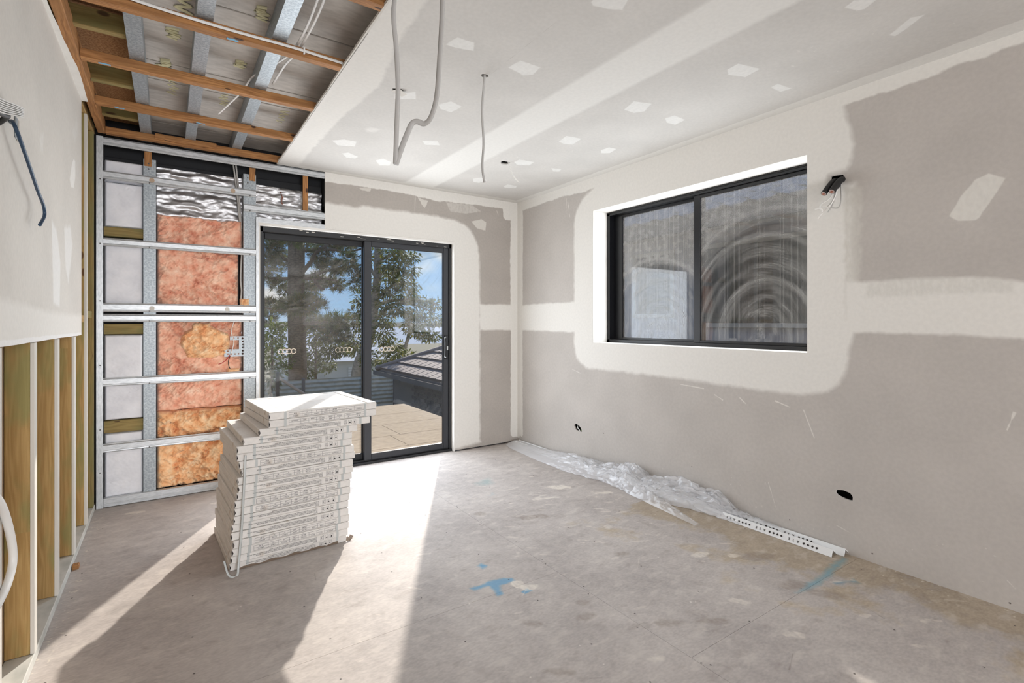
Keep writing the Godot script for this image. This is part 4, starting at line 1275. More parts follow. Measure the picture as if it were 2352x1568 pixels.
# ------------------------------------------------------------------ insulation
func batt(called: String, label: String, group: String, x0: float, x1: float, y0: float, y1: float, zb: float, zf: float, sd: int, amp: float, freq: float, m: Material, ragged: float) -> MeshInstance3D:
	var n := FastNoiseLite.new()
	n.seed = sd
	n.frequency = freq
	n.fractal_octaves = 4
	n.domain_warp_enabled = true
	n.domain_warp_amplitude = 0.12
	n.domain_warp_frequency = 4.0
	n.noise_type = FastNoiseLite.TYPE_SIMPLEX_SMOOTH
	var fine := FastNoiseLite.new()
	fine.seed = sd + 1
	fine.frequency = 32.0
	fine.fractal_octaves = 3
	var st := ST()
	var nu := maxi(10, int((x1 - x0) / 0.0062))
	var nv := maxi(8, int((y1 - y0) / 0.0062))
	var f := func(i: int, j: int) -> Vector3:
		var u := float(i) / nu
		var v := float(j) / nv
		# beyond the rim the sheet turns back into the wall
		var x := lerpf(x0, x1, u)
		var y := lerpf(y0, y1, v)
		var eu := minf(u, 1.0 - u) * (x1 - x0)
		var ev := minf(v, 1.0 - v) * (y1 - y0)
		var e := minf(eu, ev)
		if called == "glass_wool_flap":
			e = 0.12 * (1.0 - Vector2(u * 2.0 - 1.0, v * 2.0 - 1.0).length() + 0.35 * n.get_noise_3d(x * 2.0, y * 2.0, 8.0))
		var round_ := sqrt(clampf(1.0 - pow(1.0 - clampf(e / (0.012 if m == M.fluff else 0.022), 0.0, 1.0), 2.0), 0.0, 1.0))
		var q := sqrt(minf(1.0, absf(n.get_noise_3d(x * 0.9, y * 1.25, sd * 0.37)) * 3.0))
		var q2 := sqrt(minf(1.0, absf(n.get_noise_3d(x * 2.3 + 5.0, y * 2.9, sd * 0.91)) * 3.0))
		var fib := fine.get_noise_3d(x + 0.6 * y, y * 2.0 - 0.5 * x, sd)
		var z := zf - amp + amp * 1.3 * q + amp * 0.3 * q2 + minf(0.004, amp * 0.25) * fib
		var tear := ragged * n.get_noise_3d(x * 2.0, y * 2.0, 3.3 + sd)
		if ev < 0.02:
			y += tear
		return Vector3(x, y, lerpf(zb, z, round_))
	var uvf := func(i: int, j: int) -> Vector2:
		return Vector2(lerpf(x0, x1, float(i) / nu) + sd * 0.13, lerpf(y0, y1, float(j) / nv) + sd * 0.07)
	grid(st, nu, nv, f, uvf, Vector3.BACK)
	quad(st, Vector3(x0, y0, zb), Vector3(x1, y0, zb), Vector3(x1, y1, zb), Vector3(x0, y1, zb), Vector3.FORWARD)
	var o := obj(called, st, m, self)
	tag(o, label, "insulation", group)
	return o

func insulation() -> void:
	var W := "white polyester batts in the narrow bay"
	var k := 0
	for e in [[2.305, 2.455, "small torn white batt in the narrow bay under the top track"], [1.979, 2.30, "white batt between top channel and upper green noggin"], [1.405, 1.905, "tall smooth white batt in the second opening of the narrow bay"], [0.882, 1.212, "white batt bulging above the channel at knee height, folded top"], [0.602, 0.878, "white batt above the lowest green noggin"], [0.425, 0.513, "thin strip of white batt under the lowest green noggin"], [0.055, 0.42, "lowest white batt standing on the bottom track"]]:
		batt("white_insulation_batt", e[2], W, -0.3765, -0.1515, e[0], e[1], -4.61, -4.562 if k != 3 else -4.535, 100 + k, 0.0045, 1.2, M.fluff, 0.002)
		k += 1
	var P := "glass wool batts in the wide bay"
	k = 0
	for e in [[1.868, 2.115, "pink glass wool batt with torn top edge under the foil", "pink", 0.045, 2.6], [1.41, 1.862, "large crumpled pink glass wool batt between the upper channels", "pink", 0.05, 2.4], [0.885, 1.33, "pink glass wool batt behind the perforated bracket", "pink", 0.045, 2.6], [0.632, 0.88, "pale pink rolled glass wool batt above the orange one", "pink", 0.03, 2.2], [0.425, 0.628, "orange frayed glass wool batt resting on the lowest channel", "peach", 0.045, 3.4], [0.055, 0.42, "orange glass wool batt behind the stack of boxes", "peach", 0.045, 2.6]]:
		batt("glass_wool_batt", e[2], P, -0.074, 0.47 if k == 1 else 0.494, e[0], e[1], -4.65, -4.592, 200 + k, e[4], e[5], M[e[3]], 0.012)
		k += 1
	# the flap that hangs out of the third batt
	batt("glass_wool_flap", "folded orange flap of glass wool hanging out beside the bracket", P, 0.07, 0.40, 1.00, 1.30, -4.67, -4.53, 231, 0.04, 3.0, M.peach, 0.03)
	batt("glass_wool_tuft", "small torn tuft of glass wool on the middle channel", P, 0.47, 0.54, 1.432, 1.49, -4.56, -4.525, 232, 0.02, 9.0, M.peach, 0.01)
	batt("glass_wool_tuft", "small tuft of glass wool under the bracket wires", P, 0.38, 0.47, 0.905, 0.935, -4.56, -4.525, 233, 0.015, 9.0, M.peach, 0.008)
	# foil sarking
	var n := FastNoiseLite.new()
	n.seed = 77
	n.frequency = 6.0
	n.fractal_octaves = 4
	for e in [[-0.074, 0.494, 2.06, 2.47, "crinkled silver foil sheet above the pink glass wool"], [0.588, 1.12, 2.15, 2.44, "crinkled silver foil sheet above the sliding door head"], [0.44, 0.494, 0.9, 1.34, "strip of silver foil showing beside the perforated bracket"]]:
		var st := ST()
		var nu := 60
		var nv := 50
		var f := func(i: int, j: int) -> Vector3:
			var x := lerpf(e[0], e[1], float(i) / nu)
			var y := lerpf(e[2], e[3], float(j) / nv)
			var fold := sin(y * 38.0 + n.get_noise_2d(x * 0.25, 3.0) * 2.5 + n.get_noise_2d(y * 0.6, 9.0) * 6.0) * 0.0045
			return Vector3(x, y, -4.645 + fold + n.get_noise_2d(x * 0.8, y * 2.5) * 0.012)
		grid(st, nu, nv, f, func(i: int, j: int) -> Vector2: return Vector2(i, j) * 0.02, Vector3.BACK)
		var o := obj("foil_sheet", st, M.foil, self)
		tag(o, e[4], "foil", "foil sheets in the back wall")
	# perforated steel bracket, an L of plate with round holes
	var b := thing("perforated_bracket", "L-shaped perforated steel bracket screwed to the second stud", "bracket")
	var pc := CSGPolygon3D.new()
	pc.name = "plate"
	pc.polygon = PackedVector2Array([Vector2(0.36, 1.03), Vector2(0.515, 1.03), Vector2(0.515, 1.19), Vector2(0.40, 1.19), Vector2(0.40, 1.16), Vector2(0.462, 1.16), Vector2(0.462, 1.088), Vector2(0.36, 1.088)])
	pc.depth = 0.0015
	pc.material = M.galv
	pc.position = Vector3(0, 0, -4.5265)
	b.add_child(pc)
	for q in [[0.488, 1.05], [0.490, 1.075], [0.493, 1.1], [0.493, 1.124], [0.491, 1.148], [0.487, 1.172], [0.46, 1.05], [0.435, 1.05], [0.41, 1.05], [0.385, 1.05], [0.455, 1.176], [0.425, 1.176], [0.41, 1.074], [0.385, 1.074]]:
		var cy := CSGCylinder3D.new()
		cy.name = "hole"
		cy.operation = CSGShape3D.OPERATION_SUBTRACTION
		cy.radius = 0.0085 if q[0] > 0.48 else 0.006
		cy.height = 0.02
		cy.sides = 14
		cy.rotation.x = PI / 2
		cy.position = Vector3(q[0], q[1], 0)
		pc.add_child(cy, true)
	# wires at the bracket
	for e in [[[Vector3(0.43, 1.31, -4.55), Vector3(0.41, 1.22, -4.53), Vector3(0.425, 1.14, -4.515), Vector3(0.40, 1.04, -4.51)], M.cable_white, "white twin wire hanging through the perforated bracket"], [[Vector3(0.40, 1.045, -4.51), Vector3(0.375, 1.01, -4.505), Vector3(0.345, 0.985, -4.505), Vector3(0.32, 0.975, -4.505)], M.red, "short red wire end below the perforated bracket"], [[Vector3(0.40, 1.04, -4.512), Vector3(0.388, 1.0, -4.508), Vector3(0.39, 0.96, -4.51), Vector3(0.40, 0.935, -4.515)], M.rubber, "short black wire end below the perforated bracket"]]:
		var st := ST()
		tube(st, curve(e[0], 6), 0.0032, 0.0024, 6)
		tag(obj("bracket_wire", st, e[1], self), e[2], "wire", "wires at the bracket")
	# cables running down beside the second stud
	for e in [[[Vector3(0.43, 2.56, -4.60), Vector3(0.455, 2.35, -4.60), Vector3(0.475, 2.12, -4.60), Vector3(0.482, 2.05, -4.60)], "grey cable running down over the foil, left of the second stud"], [[Vector3(0.448, 2.56, -4.595), Vector3(0.468, 2.35, -4.595), Vector3(0.482, 2.12, -4.595), Vector3(0.488, 2.05, -4.595)], "second grey cable running down over the foil"], [[Vector3(0.486, 1.84, -4.57), Vector3(0.478, 1.65, -4.565), Vector3(0.484, 1.55, -4.56), Vector3(0.475, 1.44, -4.555)], "grey cable beside the large crumpled pink batt"]]:
		var st := ST()
		tube(st, curve(e[0], 6), 0.006, 0.004, 8, Vector3.RIGHT)
		tag(obj("wall_cable", st, M.cable, self), e[1], "cable", "cables in the back wall")
	var st := ST()
	tube(st, curve([Vector3(0.78, 2.40, -4.62), Vector3(0.79, 2.36, -4.6), Vector3(0.785, 2.31, -4.598), Vector3(0.792, 2.295, -4.598), Vector3(0.798, 2.31, -4.598), Vector3(0.795, 2.36, -4.6)], 5), 0.004, 0.003, 6)
	tag(obj("wire_hook", st, M.copper, self), "small rusty wire loop hanging in front of the foil over the door", "hook")

# ------------------------------------------------------------------ stack of tile boxes
func text_into(st: SurfaceTool, txt: String, size: float, at: Vector3, wide := 1.0, align := HORIZONTAL_ALIGNMENT_CENTER, turn := 1.0) -> void:
	var f := SystemFont.new()
	f.font_names = PackedStringArray(["Droid Sans"])
	f.font_weight = 600
	var tm := TextMesh.new()
	tm.text = txt
	tm.font = f
	tm.font_size = 16
	tm.pixel_size = size / 16.0
	tm.depth = 0.0
	tm.curve_step = 6.0
	tm.horizontal_alignment = align
	tm.vertical_alignment = VERTICAL_ALIGNMENT_CENTER
	var arr := tm.get_mesh_arrays()
	var vs: PackedVector3Array = arr[Mesh.ARRAY_VERTEX]
	var ix: PackedInt32Array = arr[Mesh.ARRAY_INDEX] if arr[Mesh.ARRAY_INDEX] != null else PackedInt32Array()
	for k in (ix.size() if ix.size() > 0 else vs.size()):
		var v := vs[ix[k] if ix.size() > 0 else k]
		st.set_normal(Vector3.BACK)
		st.set_uv(Vector2.ZERO)
		st.add_vertex(Vector3(v.x * wide, v.y, 0.0) * turn + at)

func boxes() -> void:
	var W := 0.612
	var H := 0.039
	# table printed on one long side, upright, centred on the face
	var st := ST()
	var heads := ["REFERENCE", "CODE", "SHADE", "SIZE (CM)", "GRADE", "PCS/BOX", "KG/BOX", "SQM/BOX"]
	var vals := ["", "", "", "60x60", "AAA", "4", "31", "1.44"]
	var cols := [0.0, 0.063, 0.106, 0.149, 0.206, 0.252, 0.309, 0.361, 0.431]
	var x0 := -0.2155
	var line := func(s2: SurfaceTool, a: float, b: float, c: float, d: float) -> void:
		quad(s2, Vector3(a, c, 0), Vector3(b, c, 0), Vector3(b, d, 0), Vector3(a, d, 0), Vector3.BACK)
	for y in [-0.0125, 0.0, 0.0125]:
		line.call(st, x0, x0 + 0.431, y - 0.0005, y + 0.0005)
	for c in cols:
		line.call(st, x0 + c - 0.0005, x0 + c + 0.0005, -0.0125, 0.0125)
	for k in 8:
		var cx: float = x0 + (cols[k] + cols[k + 1]) * 0.5
		text_into(st, heads[k], 0.0062, Vector3(cx, 0.0062, 0), 1.05)
		if vals[k] != "":
			text_into(st, vals[k], 0.0078, Vector3(cx, -0.0064, 0), 1.1)
	var table := st.commit()
	# notice and handling marks printed on the other long side
	st = ST()
	var lines := ["NOTICE", "ALL TILES MUST BE INSPECTED PRIOR TO INSTALLATION. COMPLAINTS WILL NOT BE ACCEPTED ONCE THE MATERIAL", "HAS BEEN INSTALLED. VARIATION IN SHADES IS INHERENT. THEREFORE TILES FROM DIFFERENT BOXES SHOULD BE MIXED, CERTAIN", "TO GET AN EFFECT OF SHADE VARIATION. TAKE FROM SEVERAL BOXES FOR THE SAME ROOM"]
	for k in 4:
		text_into(st, lines[k], 0.0056, Vector3(-0.128, 0.0118 - k * 0.0072, 0), 1.02, HORIZONTAL_ALIGNMENT_LEFT)
	var notice := st.commit()
	var marks := []
	for k in 3:
		st = ST()
		var s := 0.0095
		line.call(st, -s, s, s * 1.2 - 0.0008, s * 1.2)
		line.call(st, -s, s, -s * 1.2, -s * 1.2 + 0.0008)
		line.call(st, -s, -s + 0.0008, -s * 1.2, s * 1.2)
		line.call(st, s - 0.0008, s, -s * 1.2, s * 1.2)
		if k == 2:      # two arrows
			for x in [-0.0038, 0.0038]:
				line.call(st, x - 0.0008, x + 0.0008, -0.006, 0.004)
				tri(st, Vector3(x - 0.0026, 0.003, 0), Vector3(x + 0.0026, 0.003, 0), Vector3(x, 0.0075, 0), Vector3.BACK)
			line.call(st, -0.006, 0.006, -0.0078, -0.0068)
		elif k == 1:    # umbrella
			for a in 8:
				tri(st, Vector3(0, 0, 0), Vector3(cos(PI * a / 8) * 0.0065, sin(PI * a / 8) * 0.006, 0), Vector3(cos(PI * (a + 1) / 8) * 0.0065, sin(PI * (a + 1) / 8) * 0.006, 0), Vector3.BACK)
			line.call(st, -0.0005, 0.0005, -0.006, 0.0)
			line.call(st, -0.003, 0.0005, -0.007, -0.006)
		else:           # load with hook
			for a in 12:
				tri(st, Vector3(0, 0.002, 0), Vector3(cos(TAU * a / 12) * 0.0042, 0.002 + sin(TAU * a / 12) * 0.0042, 0), Vector3(cos(TAU * (a + 1) / 12) * 0.0042, 0.002 + sin(TAU * (a + 1) / 12) * 0.0042, 0), Vector3.BACK)
			tri(st, Vector3(-0.004, -0.0085, 0), Vector3(-0.003, -0.0085, 0), Vector3(0, -0.002, 0), Vector3.BACK)
			tri(st, Vector3(0.004, -0.0085, 0), Vector3(0.003, -0.0085, 0), Vector3(0, -0.002, 0), Vector3.BACK)
		marks.append(st.commit())
	# carton: a shallow tray box with soft, slightly uneven edges; three variants
	var cartons := []
	for v in 3:
		st = ST()
		bx(st, Vector3(-W / 2, 0, -W), Vector3(W / 2, H, 0), 0.003, Vector2(v * 0.3, v * 0.7))
		cartons.append(st.commit())
	st = ST()   # strap round the box
	bx(st, Vector3(-0.0065, -0.0006, -W - 0.0006), Vector3(0.0065, H + 0.0006, 0.0006), 0.0)
	var strap := st.commit()
	st = ST()   # dark triangles for the shade in the flap slot, front left corner
	tri(st, Vector3(-W / 2 - 0.0006, 0.004, -0.004), Vector3(-W / 2 - 0.0006, H - 0.005, -0.004), Vector3(-W / 2 - 0.0006, H * 0.5, -0.02), Vector3.LEFT)
	tri(st, Vector3(-W / 2 + 0.001, 0.003, 0.0005), Vector3(-W / 2 + 0.001, H - 0.004, 0.0005), Vector3(-W / 2 + 0.007, H * 0.45, 0.0005), Vector3.BACK)
	var slot := st.commit()
	# rows from the top: left edge at the front, kind of side (t table upside down, u table upright, n notice upside down)
	var rows := [[0.445, "t"], [0.445, "u"], [0.40, "n"], [0.325, "n"], [0.295, "n"], [0.295, "n"], [0.305, "t"], [0.315, "n"], [0.297, "t"], [0.30, "n"], [0.295, "n"], [0.285, "t"], [0.284, "t"], [0.28, "n"], [0.272, "n"], [0.268, "n"], [0.276, "t"], [0.272, "t"], [0.267, "n"], [0.262, "n"]]
	var ord := ["topmost", "second", "third", "fourth", "fifth", "sixth", "seventh", "eighth", "ninth", "tenth", "eleventh", "twelfth", "thirteenth", "fourteenth", "fifteenth", "sixteenth", "seventeenth", "eighteenth", "second lowest", "lowest"]
	var side := {"t": "with upside-down printed table", "u": "with upright printed table", "n": "with upside-down printed notice"}
	for k in 20:
		var y := 0.001 + (19 - k) * 0.0405
		var lab: String = "white tile carton %s, %s" % [side[rows[k][1]], (ord[k] + " in the stack") if k != 0 else "topmost in the stack"]
		if k > 0 and k < 18:
			lab = "white tile carton %s, %s from the top of the stack" % [side[rows[k][1]], ord[k]]
		var b := thing("tile_carton", lab, "box", Vector3(rows[k][0] + W / 2, y, -3.005 + rng.randf_range(-0.012, 0.008)), "stacked tile cartons")
		b.rotation.y = deg_to_rad(3.0 + rng.randf_range(-0.9, 0.9)) + (deg_to_rad(2.2) if k < 2 else 0.0)
		inst("carton", cartons[k % 3], M.carton, b)
		for x in [-0.218 + rng.randf_range(-0.008, 0.004), 0.243 + rng.randf_range(-0.01, 0.01)]:
			inst("strap", strap, M.strap, b, Vector3(x, 0, 0))
		inst("flap_slot_shade", slot, M.gap, b)
		var flip := PI if rows[k][1] != "u" else 0.0
		if rows[k][1] == "n":
			inst("printed_notice", notice, M.ink, b, Vector3(0.0, H * 0.5, 0.0008), Vector3(0, 0, flip))
			for j in 3:
				inst("handling_mark", marks[2 - j], M.ink, b, Vector3(0.157 + j * 0.0265, H * 0.52, 0.0008), Vector3(0, 0, flip))
		else:
			inst("printed_table", table, M.ink, b, Vector3(0.012, H * 0.5 - 0.001, 0.0008), Vector3(0, 0, flip))
		if k == 0:
			# lid: folded flaps, with dark strips for the shade in their gaps
			for q in [[-W / 2 + 0.071, -W + 0.044, -W / 2 + 0.0735, -0.006], [-W / 2 + 0.071, -W + 0.044, W / 2 - 0.057, -W + 0.049], [W / 2 - 0.0605, -W + 0.044, W / 2 - 0.0555, -0.006]]:
				box("flap_gap_shade", Vector3(q[0], H - 0.001, q[1]), Vector3(q[2], H + 0.0008, q[3]), M.gap, b)
			box("centre_panel", Vector3(-W / 2 + 0.074, H, -W + 0.049), Vector3(W / 2 - 0.0605, H + 0.0016, -0.006), M.carton, b)
			box("lid_flap", Vector3(-W / 2 + 0.004, H, -W + 0.004), Vector3(W / 2 - 0.004, H + 0.003, -W + 0.045), M.carton, b, 0.001)
			box("lid_flap", Vector3(W / 2 - 0.056, H, -W + 0.048), Vector3(W / 2 - 0.004, H + 0.003, -0.004), M.carton, b, 0.001)
			box("lid_flap", Vector3(-W / 2 + 0.004, H, -W + 0.048), Vector3(-W / 2 + 0.073, H + 0.002, -0.004), M.carton, b, 0.001)
		if k == 19:
			# torn brown base of the lowest carton and its ripped corner
			st = ST()
			var lastv := Vector2(-0.27, 0.004)
			for j in 40:
				var nv := Vector2(-0.27 + j * 0.0135, 0.004 + 0.008 * absf(sin(j * 0.37)) + rng.randf() * 0.003)
				quad(st, Vector3(lastv.x, 0.0, 0.0012), Vector3(nv.x, 0.0, 0.0012), Vector3(nv.x, nv.y, 0.0012), Vector3(lastv.x, lastv.y, 0.0012), Vector3.BACK)
				lastv = nv
			obj("torn_base", st, mat(C8(120, 104, 90), 0.95), b)
			st = ST()
			for j in 5:
				var o := Vector3(W / 2 - 0.004 + j * 0.007, 0.006 + 0.004 * sin(j * 2.0), -0.004 * j)
				tri(st, o, o + Vector3(0.022, 0.006 * cos(j * 1.7), 0.006), o + Vector3(0.004, 0.016, -0.008), Vector3(0.2, 0.4, 0.9).normalized())
				tri(st, o, o + Vector3(0.022, 0.006 * cos(j * 1.7), 0.006), o + Vector3(0.008, -0.004, 0.012), Vector3(0.1, 0.8, 0.5).normalized())
			obj("ripped_corner", st, mat(C8(150, 134, 120), 0.95), b)
	# a length of binding strap hanging loose at the front left corner
	st = ST()
	var pts := curve([Vector3(0.335, 0.60, -2.985), Vector3(0.325, 0.40, -2.975), Vector3(0.315, 0.22, -2.968), Vector3(0.30, 0.05, -2.955), Vector3(0.292, 0.004, -2.935), Vector3(0.27, 0.003, -2.925), Vector3(0.25, 0.02, -2.935), Vector3(0.235, 0.08, -2.96)], 5)
	tube(st, pts, 0.006, 0.0006, 6, Vector3.RIGHT)
	tag(obj("loose_strap", st, M.strap, self), "loose clear packing strap hanging down the front left corner of the stack", "strap")

# ------------------------------------------------------------------ hanging cables
func cables() -> void:
	# ceiling loop: flat grey cable, tied below
	var c := thing("hanging_cable_loop", "grey flat cable hanging from the ceiling in a kinked loop", "cable")
	var at := func(x: float, y: float, dep: float) -> Vector3:
		return Vector3(0, 1.3, 0) + (Vector3(0.5630, 0, -0.8265) + Vector3(0.8265, 0, 0.5630) * (x - 1176.0) / 1158.5 - Vector3.UP * (y - 740.0) / 1158.5) * dep
	var st := ST()
	tube(st, curve([Vector3(1.06, 2.63, -2.70) + Vector3(-0.34, 0.0, 0.9), at.call(904, 20, 1.8), at.call(910, 110, 1.8), at.call(914, 200, 1.8), at.call(911, 290, 1.8), at.call(908, 376, 1.8)], 6), 0.0085, 0.0045, 10, Vector3(0.83, 0, 0.56))
	tube(st, curve([at.call(909, 378, 1.8), at.call(922, 340, 1.81), at.call(936, 305, 1.82), at.call(946, 284, 1.82), at.call(958, 279, 1.82), at.call(975, 284, 1.82), at.call(990, 268, 1.81), at.call(1003, 220, 1.80), at.call(1010, 130, 1.79), at.call(1016, 20, 1.78), at.call(1018, -110, 1.77)], 6), 0.0105, 0.0055, 10, Vector3(0.83, 0, 0.56))
	obj("sheath", st, M.cable_grey, c)
	st = ST()
	tube(st, curve([Vector3(1.06, 2.635, -2.70), Vector3(1.062, 2.60, -2.70), Vector3(1.075, 2.585, -2.70)], 4), 0.007, 0.004, 8)
	obj("tail", st, M.cable_grey, c)
	# torn paper flap at the ceiling hole
	st = ST()
	quad(st, Vector3(1.035, 2.599, -2.72), Vector3(1.10, 2.585, -2.73), Vector3(1.11, 2.582, -2.68), Vector3(1.06, 2.599, -2.67), Vector3.DOWN)
	tag(obj("torn_paper", st, M.core, self), "torn plasterboard paper hanging at a ceiling hole behind the cable loop", "paper")
	st = ST()
	tube(st, curve([Vector3(1.378, 2.64, -2.281), Vector3(1.378, 2.59, -2.281), Vector3(1.366, 2.42, -2.285), Vector3(1.372, 2.25, -2.281), Vector3(1.366, 2.12, -2.283), Vector3(1.374, 2.035, -2.275)], 7), 0.0062, 0.005, 8)
	tag(obj("hanging_cable", st, M.cable_grey, self), "single grey cable hanging straight down from the ceiling", "cable")
	st = ST()
	tube(st, curve([Vector3(2.28, 2.66, -3.42), Vector3(2.285, 2.60, -3.41), Vector3(2.30, 2.53, -3.39), Vector3(2.315, 2.47, -3.36), Vector3(2.34, 2.43, -3.33)], 6), 0.0045, 0.0035, 8)
	tag(obj("light_cable", st, M.cable_white, self), "short white cable hanging from the round downlight hole", "cable")

func wall_services() -> void:
	# left wall: bundle of white cables, black lagging, bracket and blue cable
	var b := thing("cable_bundle", "bundle of white cables coming through the left wall board", "cables")
	for k in 7:
		var st := ST()
		var dy := k * 0.0042
		tube(st, curve([Vector3(-0.425, 1.952 + dy, -2.20), Vector3(-0.40, 1.948 + dy, -2.185), Vector3(-0.378, 1.938 + dy, -2.15), Vector3(-0.376, 1.912 + dy * 1.2, -2.06), Vector3(-0.378, 1.872 + dy * 1.4, -1.92), Vector3(-0.385, 1.85 + dy * 1.4, -1.8)], 6), 0.008, 0.0019, 8, Vector3.RIGHT)
		obj("cable", st, M.cable_white, b)
	var st := ST()
	tube(st, curve([Vector3(-0.425, 1.90, -2.13), Vector3(-0.392, 1.905, -2.06), Vector3(-0.385, 1.885, -1.98), Vector3(-0.385, 1.86, -1.85)], 5), 0.008, 0.008, 10)
	tag(obj("pipe_lagging", st, M.rubber, self), "short black foam lagging under the white cable bundle", "pipe lagging")
	var br := thing("wall_plate", "torn grey wall plate behind the blue cable on the left wall", "wall plate", Vector3(-0.42, 1.945, -2.31))
	box("plate", Vector3(0.0, -0.035, -0.02), Vector3(0.004, 0.035, 0.014), M.galv, br, 0.001)
	box("torn_edge", Vector3(0.0, -0.04, -0.024), Vector3(0.007, 0.03, -0.014), M.core, br, 0.002)
	st = ST()
	tube(st, curve([Vector3(-0.43, 1.95, -2.30), Vector3(-0.405, 1.93, -2.19), Vector3(-0.39, 1.89, -2.18), Vector3(-0.385, 1.83, -2.29), Vector3(-0.385, 1.768, -2.44), Vector3(-0.385, 1.738, -2.53), Vector3(-0.385, 1.702, -2.555), Vector3(-0.388, 1.655, -2.49)], 7), 0.0055, 0.0055, 10)
	tag(obj("blue_cable", st, M.cable_blue, self), "dark blue cable hanging from the left wall", "cable")
	st = ST()
	tube(st, curve([Vector3(-0.44, 0.86, -1.95), Vector3(-0.415, 0.79, -2.06), Vector3(-0.41, 0.68, -2.16), Vector3(-0.408, 0.56, -2.215), Vector3(-0.41, 0.50, -2.17), Vector3(-0.415, 0.47, -2.06), Vector3(-0.44, 0.42, -1.9)], 8), 0.011, 0.011, 12)
	tag(obj("white_hose", st, M.cable_white, self), "white hose bowing out between the studs at the left edge", "hose")
	# right wall: two lagged pipes with white wires
	var hole := Vector3(3.16, 2.115, -1.335)
	var k := 0
	for e in [[Vector3(3.055, 2.025, -1.362), Vector3(-0.02, 0, 0.0), "thinner black lagged copper pipe sticking out of the right wall"], [Vector3(3.06, 2.03, -1.322), Vector3(0.0, 0, 0.025), "thicker black lagged copper pipe sticking out of the right wall"]]:
		var t := thing("lagged_pipe", e[2], "pipe", Vector3.ZERO, "lagged pipes out of the right wall")
		var tip: Vector3 = e[0]
		var start: Vector3 = hole + Vector3(0.06, 0.006, -0.012 + 0.034 * k)
		var mid := Vector3(3.125, 2.098, tip.z + 0.016)
		var r := 0.0155 + 0.002 * k
		st = ST()
		tube(st, curve([start, mid, tip], 6), r, r, 14)
		obj("lagging", st, M.rubber, t)
		var dir := (tip - mid).normalized()
		st = ST()
		disc(st, tip, dir, r * 0.82, 0.001, 14)
		obj("foam_end", st, mat(C8(196, 176, 170), 0.9), t)
		st = ST()
		disc(st, tip, dir, r * 0.38, 0.006, 12)
		obj("copper_core", st, M.copper, t)
		st = ST()
		tube(st, [mid.lerp(tip, 0.35), mid.lerp(tip, 0.55)], r * 1.07, r * 1.07, 14)
		obj("tape", st, M.dark, t)
		k += 1
	var wires := [[Vector3(3.14, 2.09, -1.345), Vector3(3.10, 2.01, -1.345), Vector3(3.08, 1.975, -1.385), Vector3(3.085, 1.955, -1.39), Vector3(3.09, 1.955, -1.35), Vector3(3.10, 2.0, -1.325), Vector3(3.125, 2.06, -1.32)], [Vector3(3.14, 2.08, -1.33), Vector3(3.11, 2.01, -1.325), Vector3(3.095, 1.96, -1.335), Vector3(3.085, 1.922, -1.354)], [Vector3(3.135, 2.08, -1.335), Vector3(3.11, 2.0, -1.335), Vector3(3.10, 1.955, -1.365), Vector3(3.09, 1.897, -1.41)], [Vector3(3.14, 2.09, -1.31), Vector3(3.12, 2.02, -1.30), Vector3(3.10, 1.96, -1.295), Vector3(3.095, 1.94, -1.308), Vector3(3.09, 1.945, -1.335)], [Vector3(3.09, 1.93, -1.385), Vector3(3.085, 1.945, -1.385), Vector3(3.08, 1.953, -1.40), Vector3(3.08, 1.95, -1.42)]]
	var wl := ["white wire bent in a loop under the black pipes", "white wire with cut end under the black pipes", "longest grey wire hanging under the black pipes", "white wire bowed away from the window under the black pipes", "short hooked white wire nearest the window"]
	for j in wires.size():
		st = ST()
		tube(st, curve(wires[j], 6), 0.0042, 0.0026, 8, Vector3.FORWARD)
		tag(obj("pipe_wire", st, M.cable_white if j % 2 == 0 else M.cable, self), wl[j], "wire", "wires under the lagged pipes")  # grey on every second wire stands in for its shading
	# wires in the power point holes
	st = ST()
	tube(st, curve([Vector3(3.20, 0.335, -3.56), Vector3(3.158, 0.325, -3.55), Vector3(3.155, 0.30, -3.52), Vector3(3.165, 0.285, -3.51)], 5), 0.004, 0.004, 6)
	tag(obj("socket_wire", st, M.cable_white, self), "white wire bent in the socket hole below the window's far end", "wire")
	st = ST()
	tube(st, curve([Vector3(3.20, 0.31, -3.52), Vector3(3.16, 0.315, -3.505), Vector3(3.158, 0.30, -3.495), Vector3(3.17, 0.29, -3.49)], 5), 0.003, 0.003, 6)
	tag(obj("earth_wire", st, mat(C8(96, 120, 52), 0.5), self), "green and yellow wire in the far socket hole", "wire")

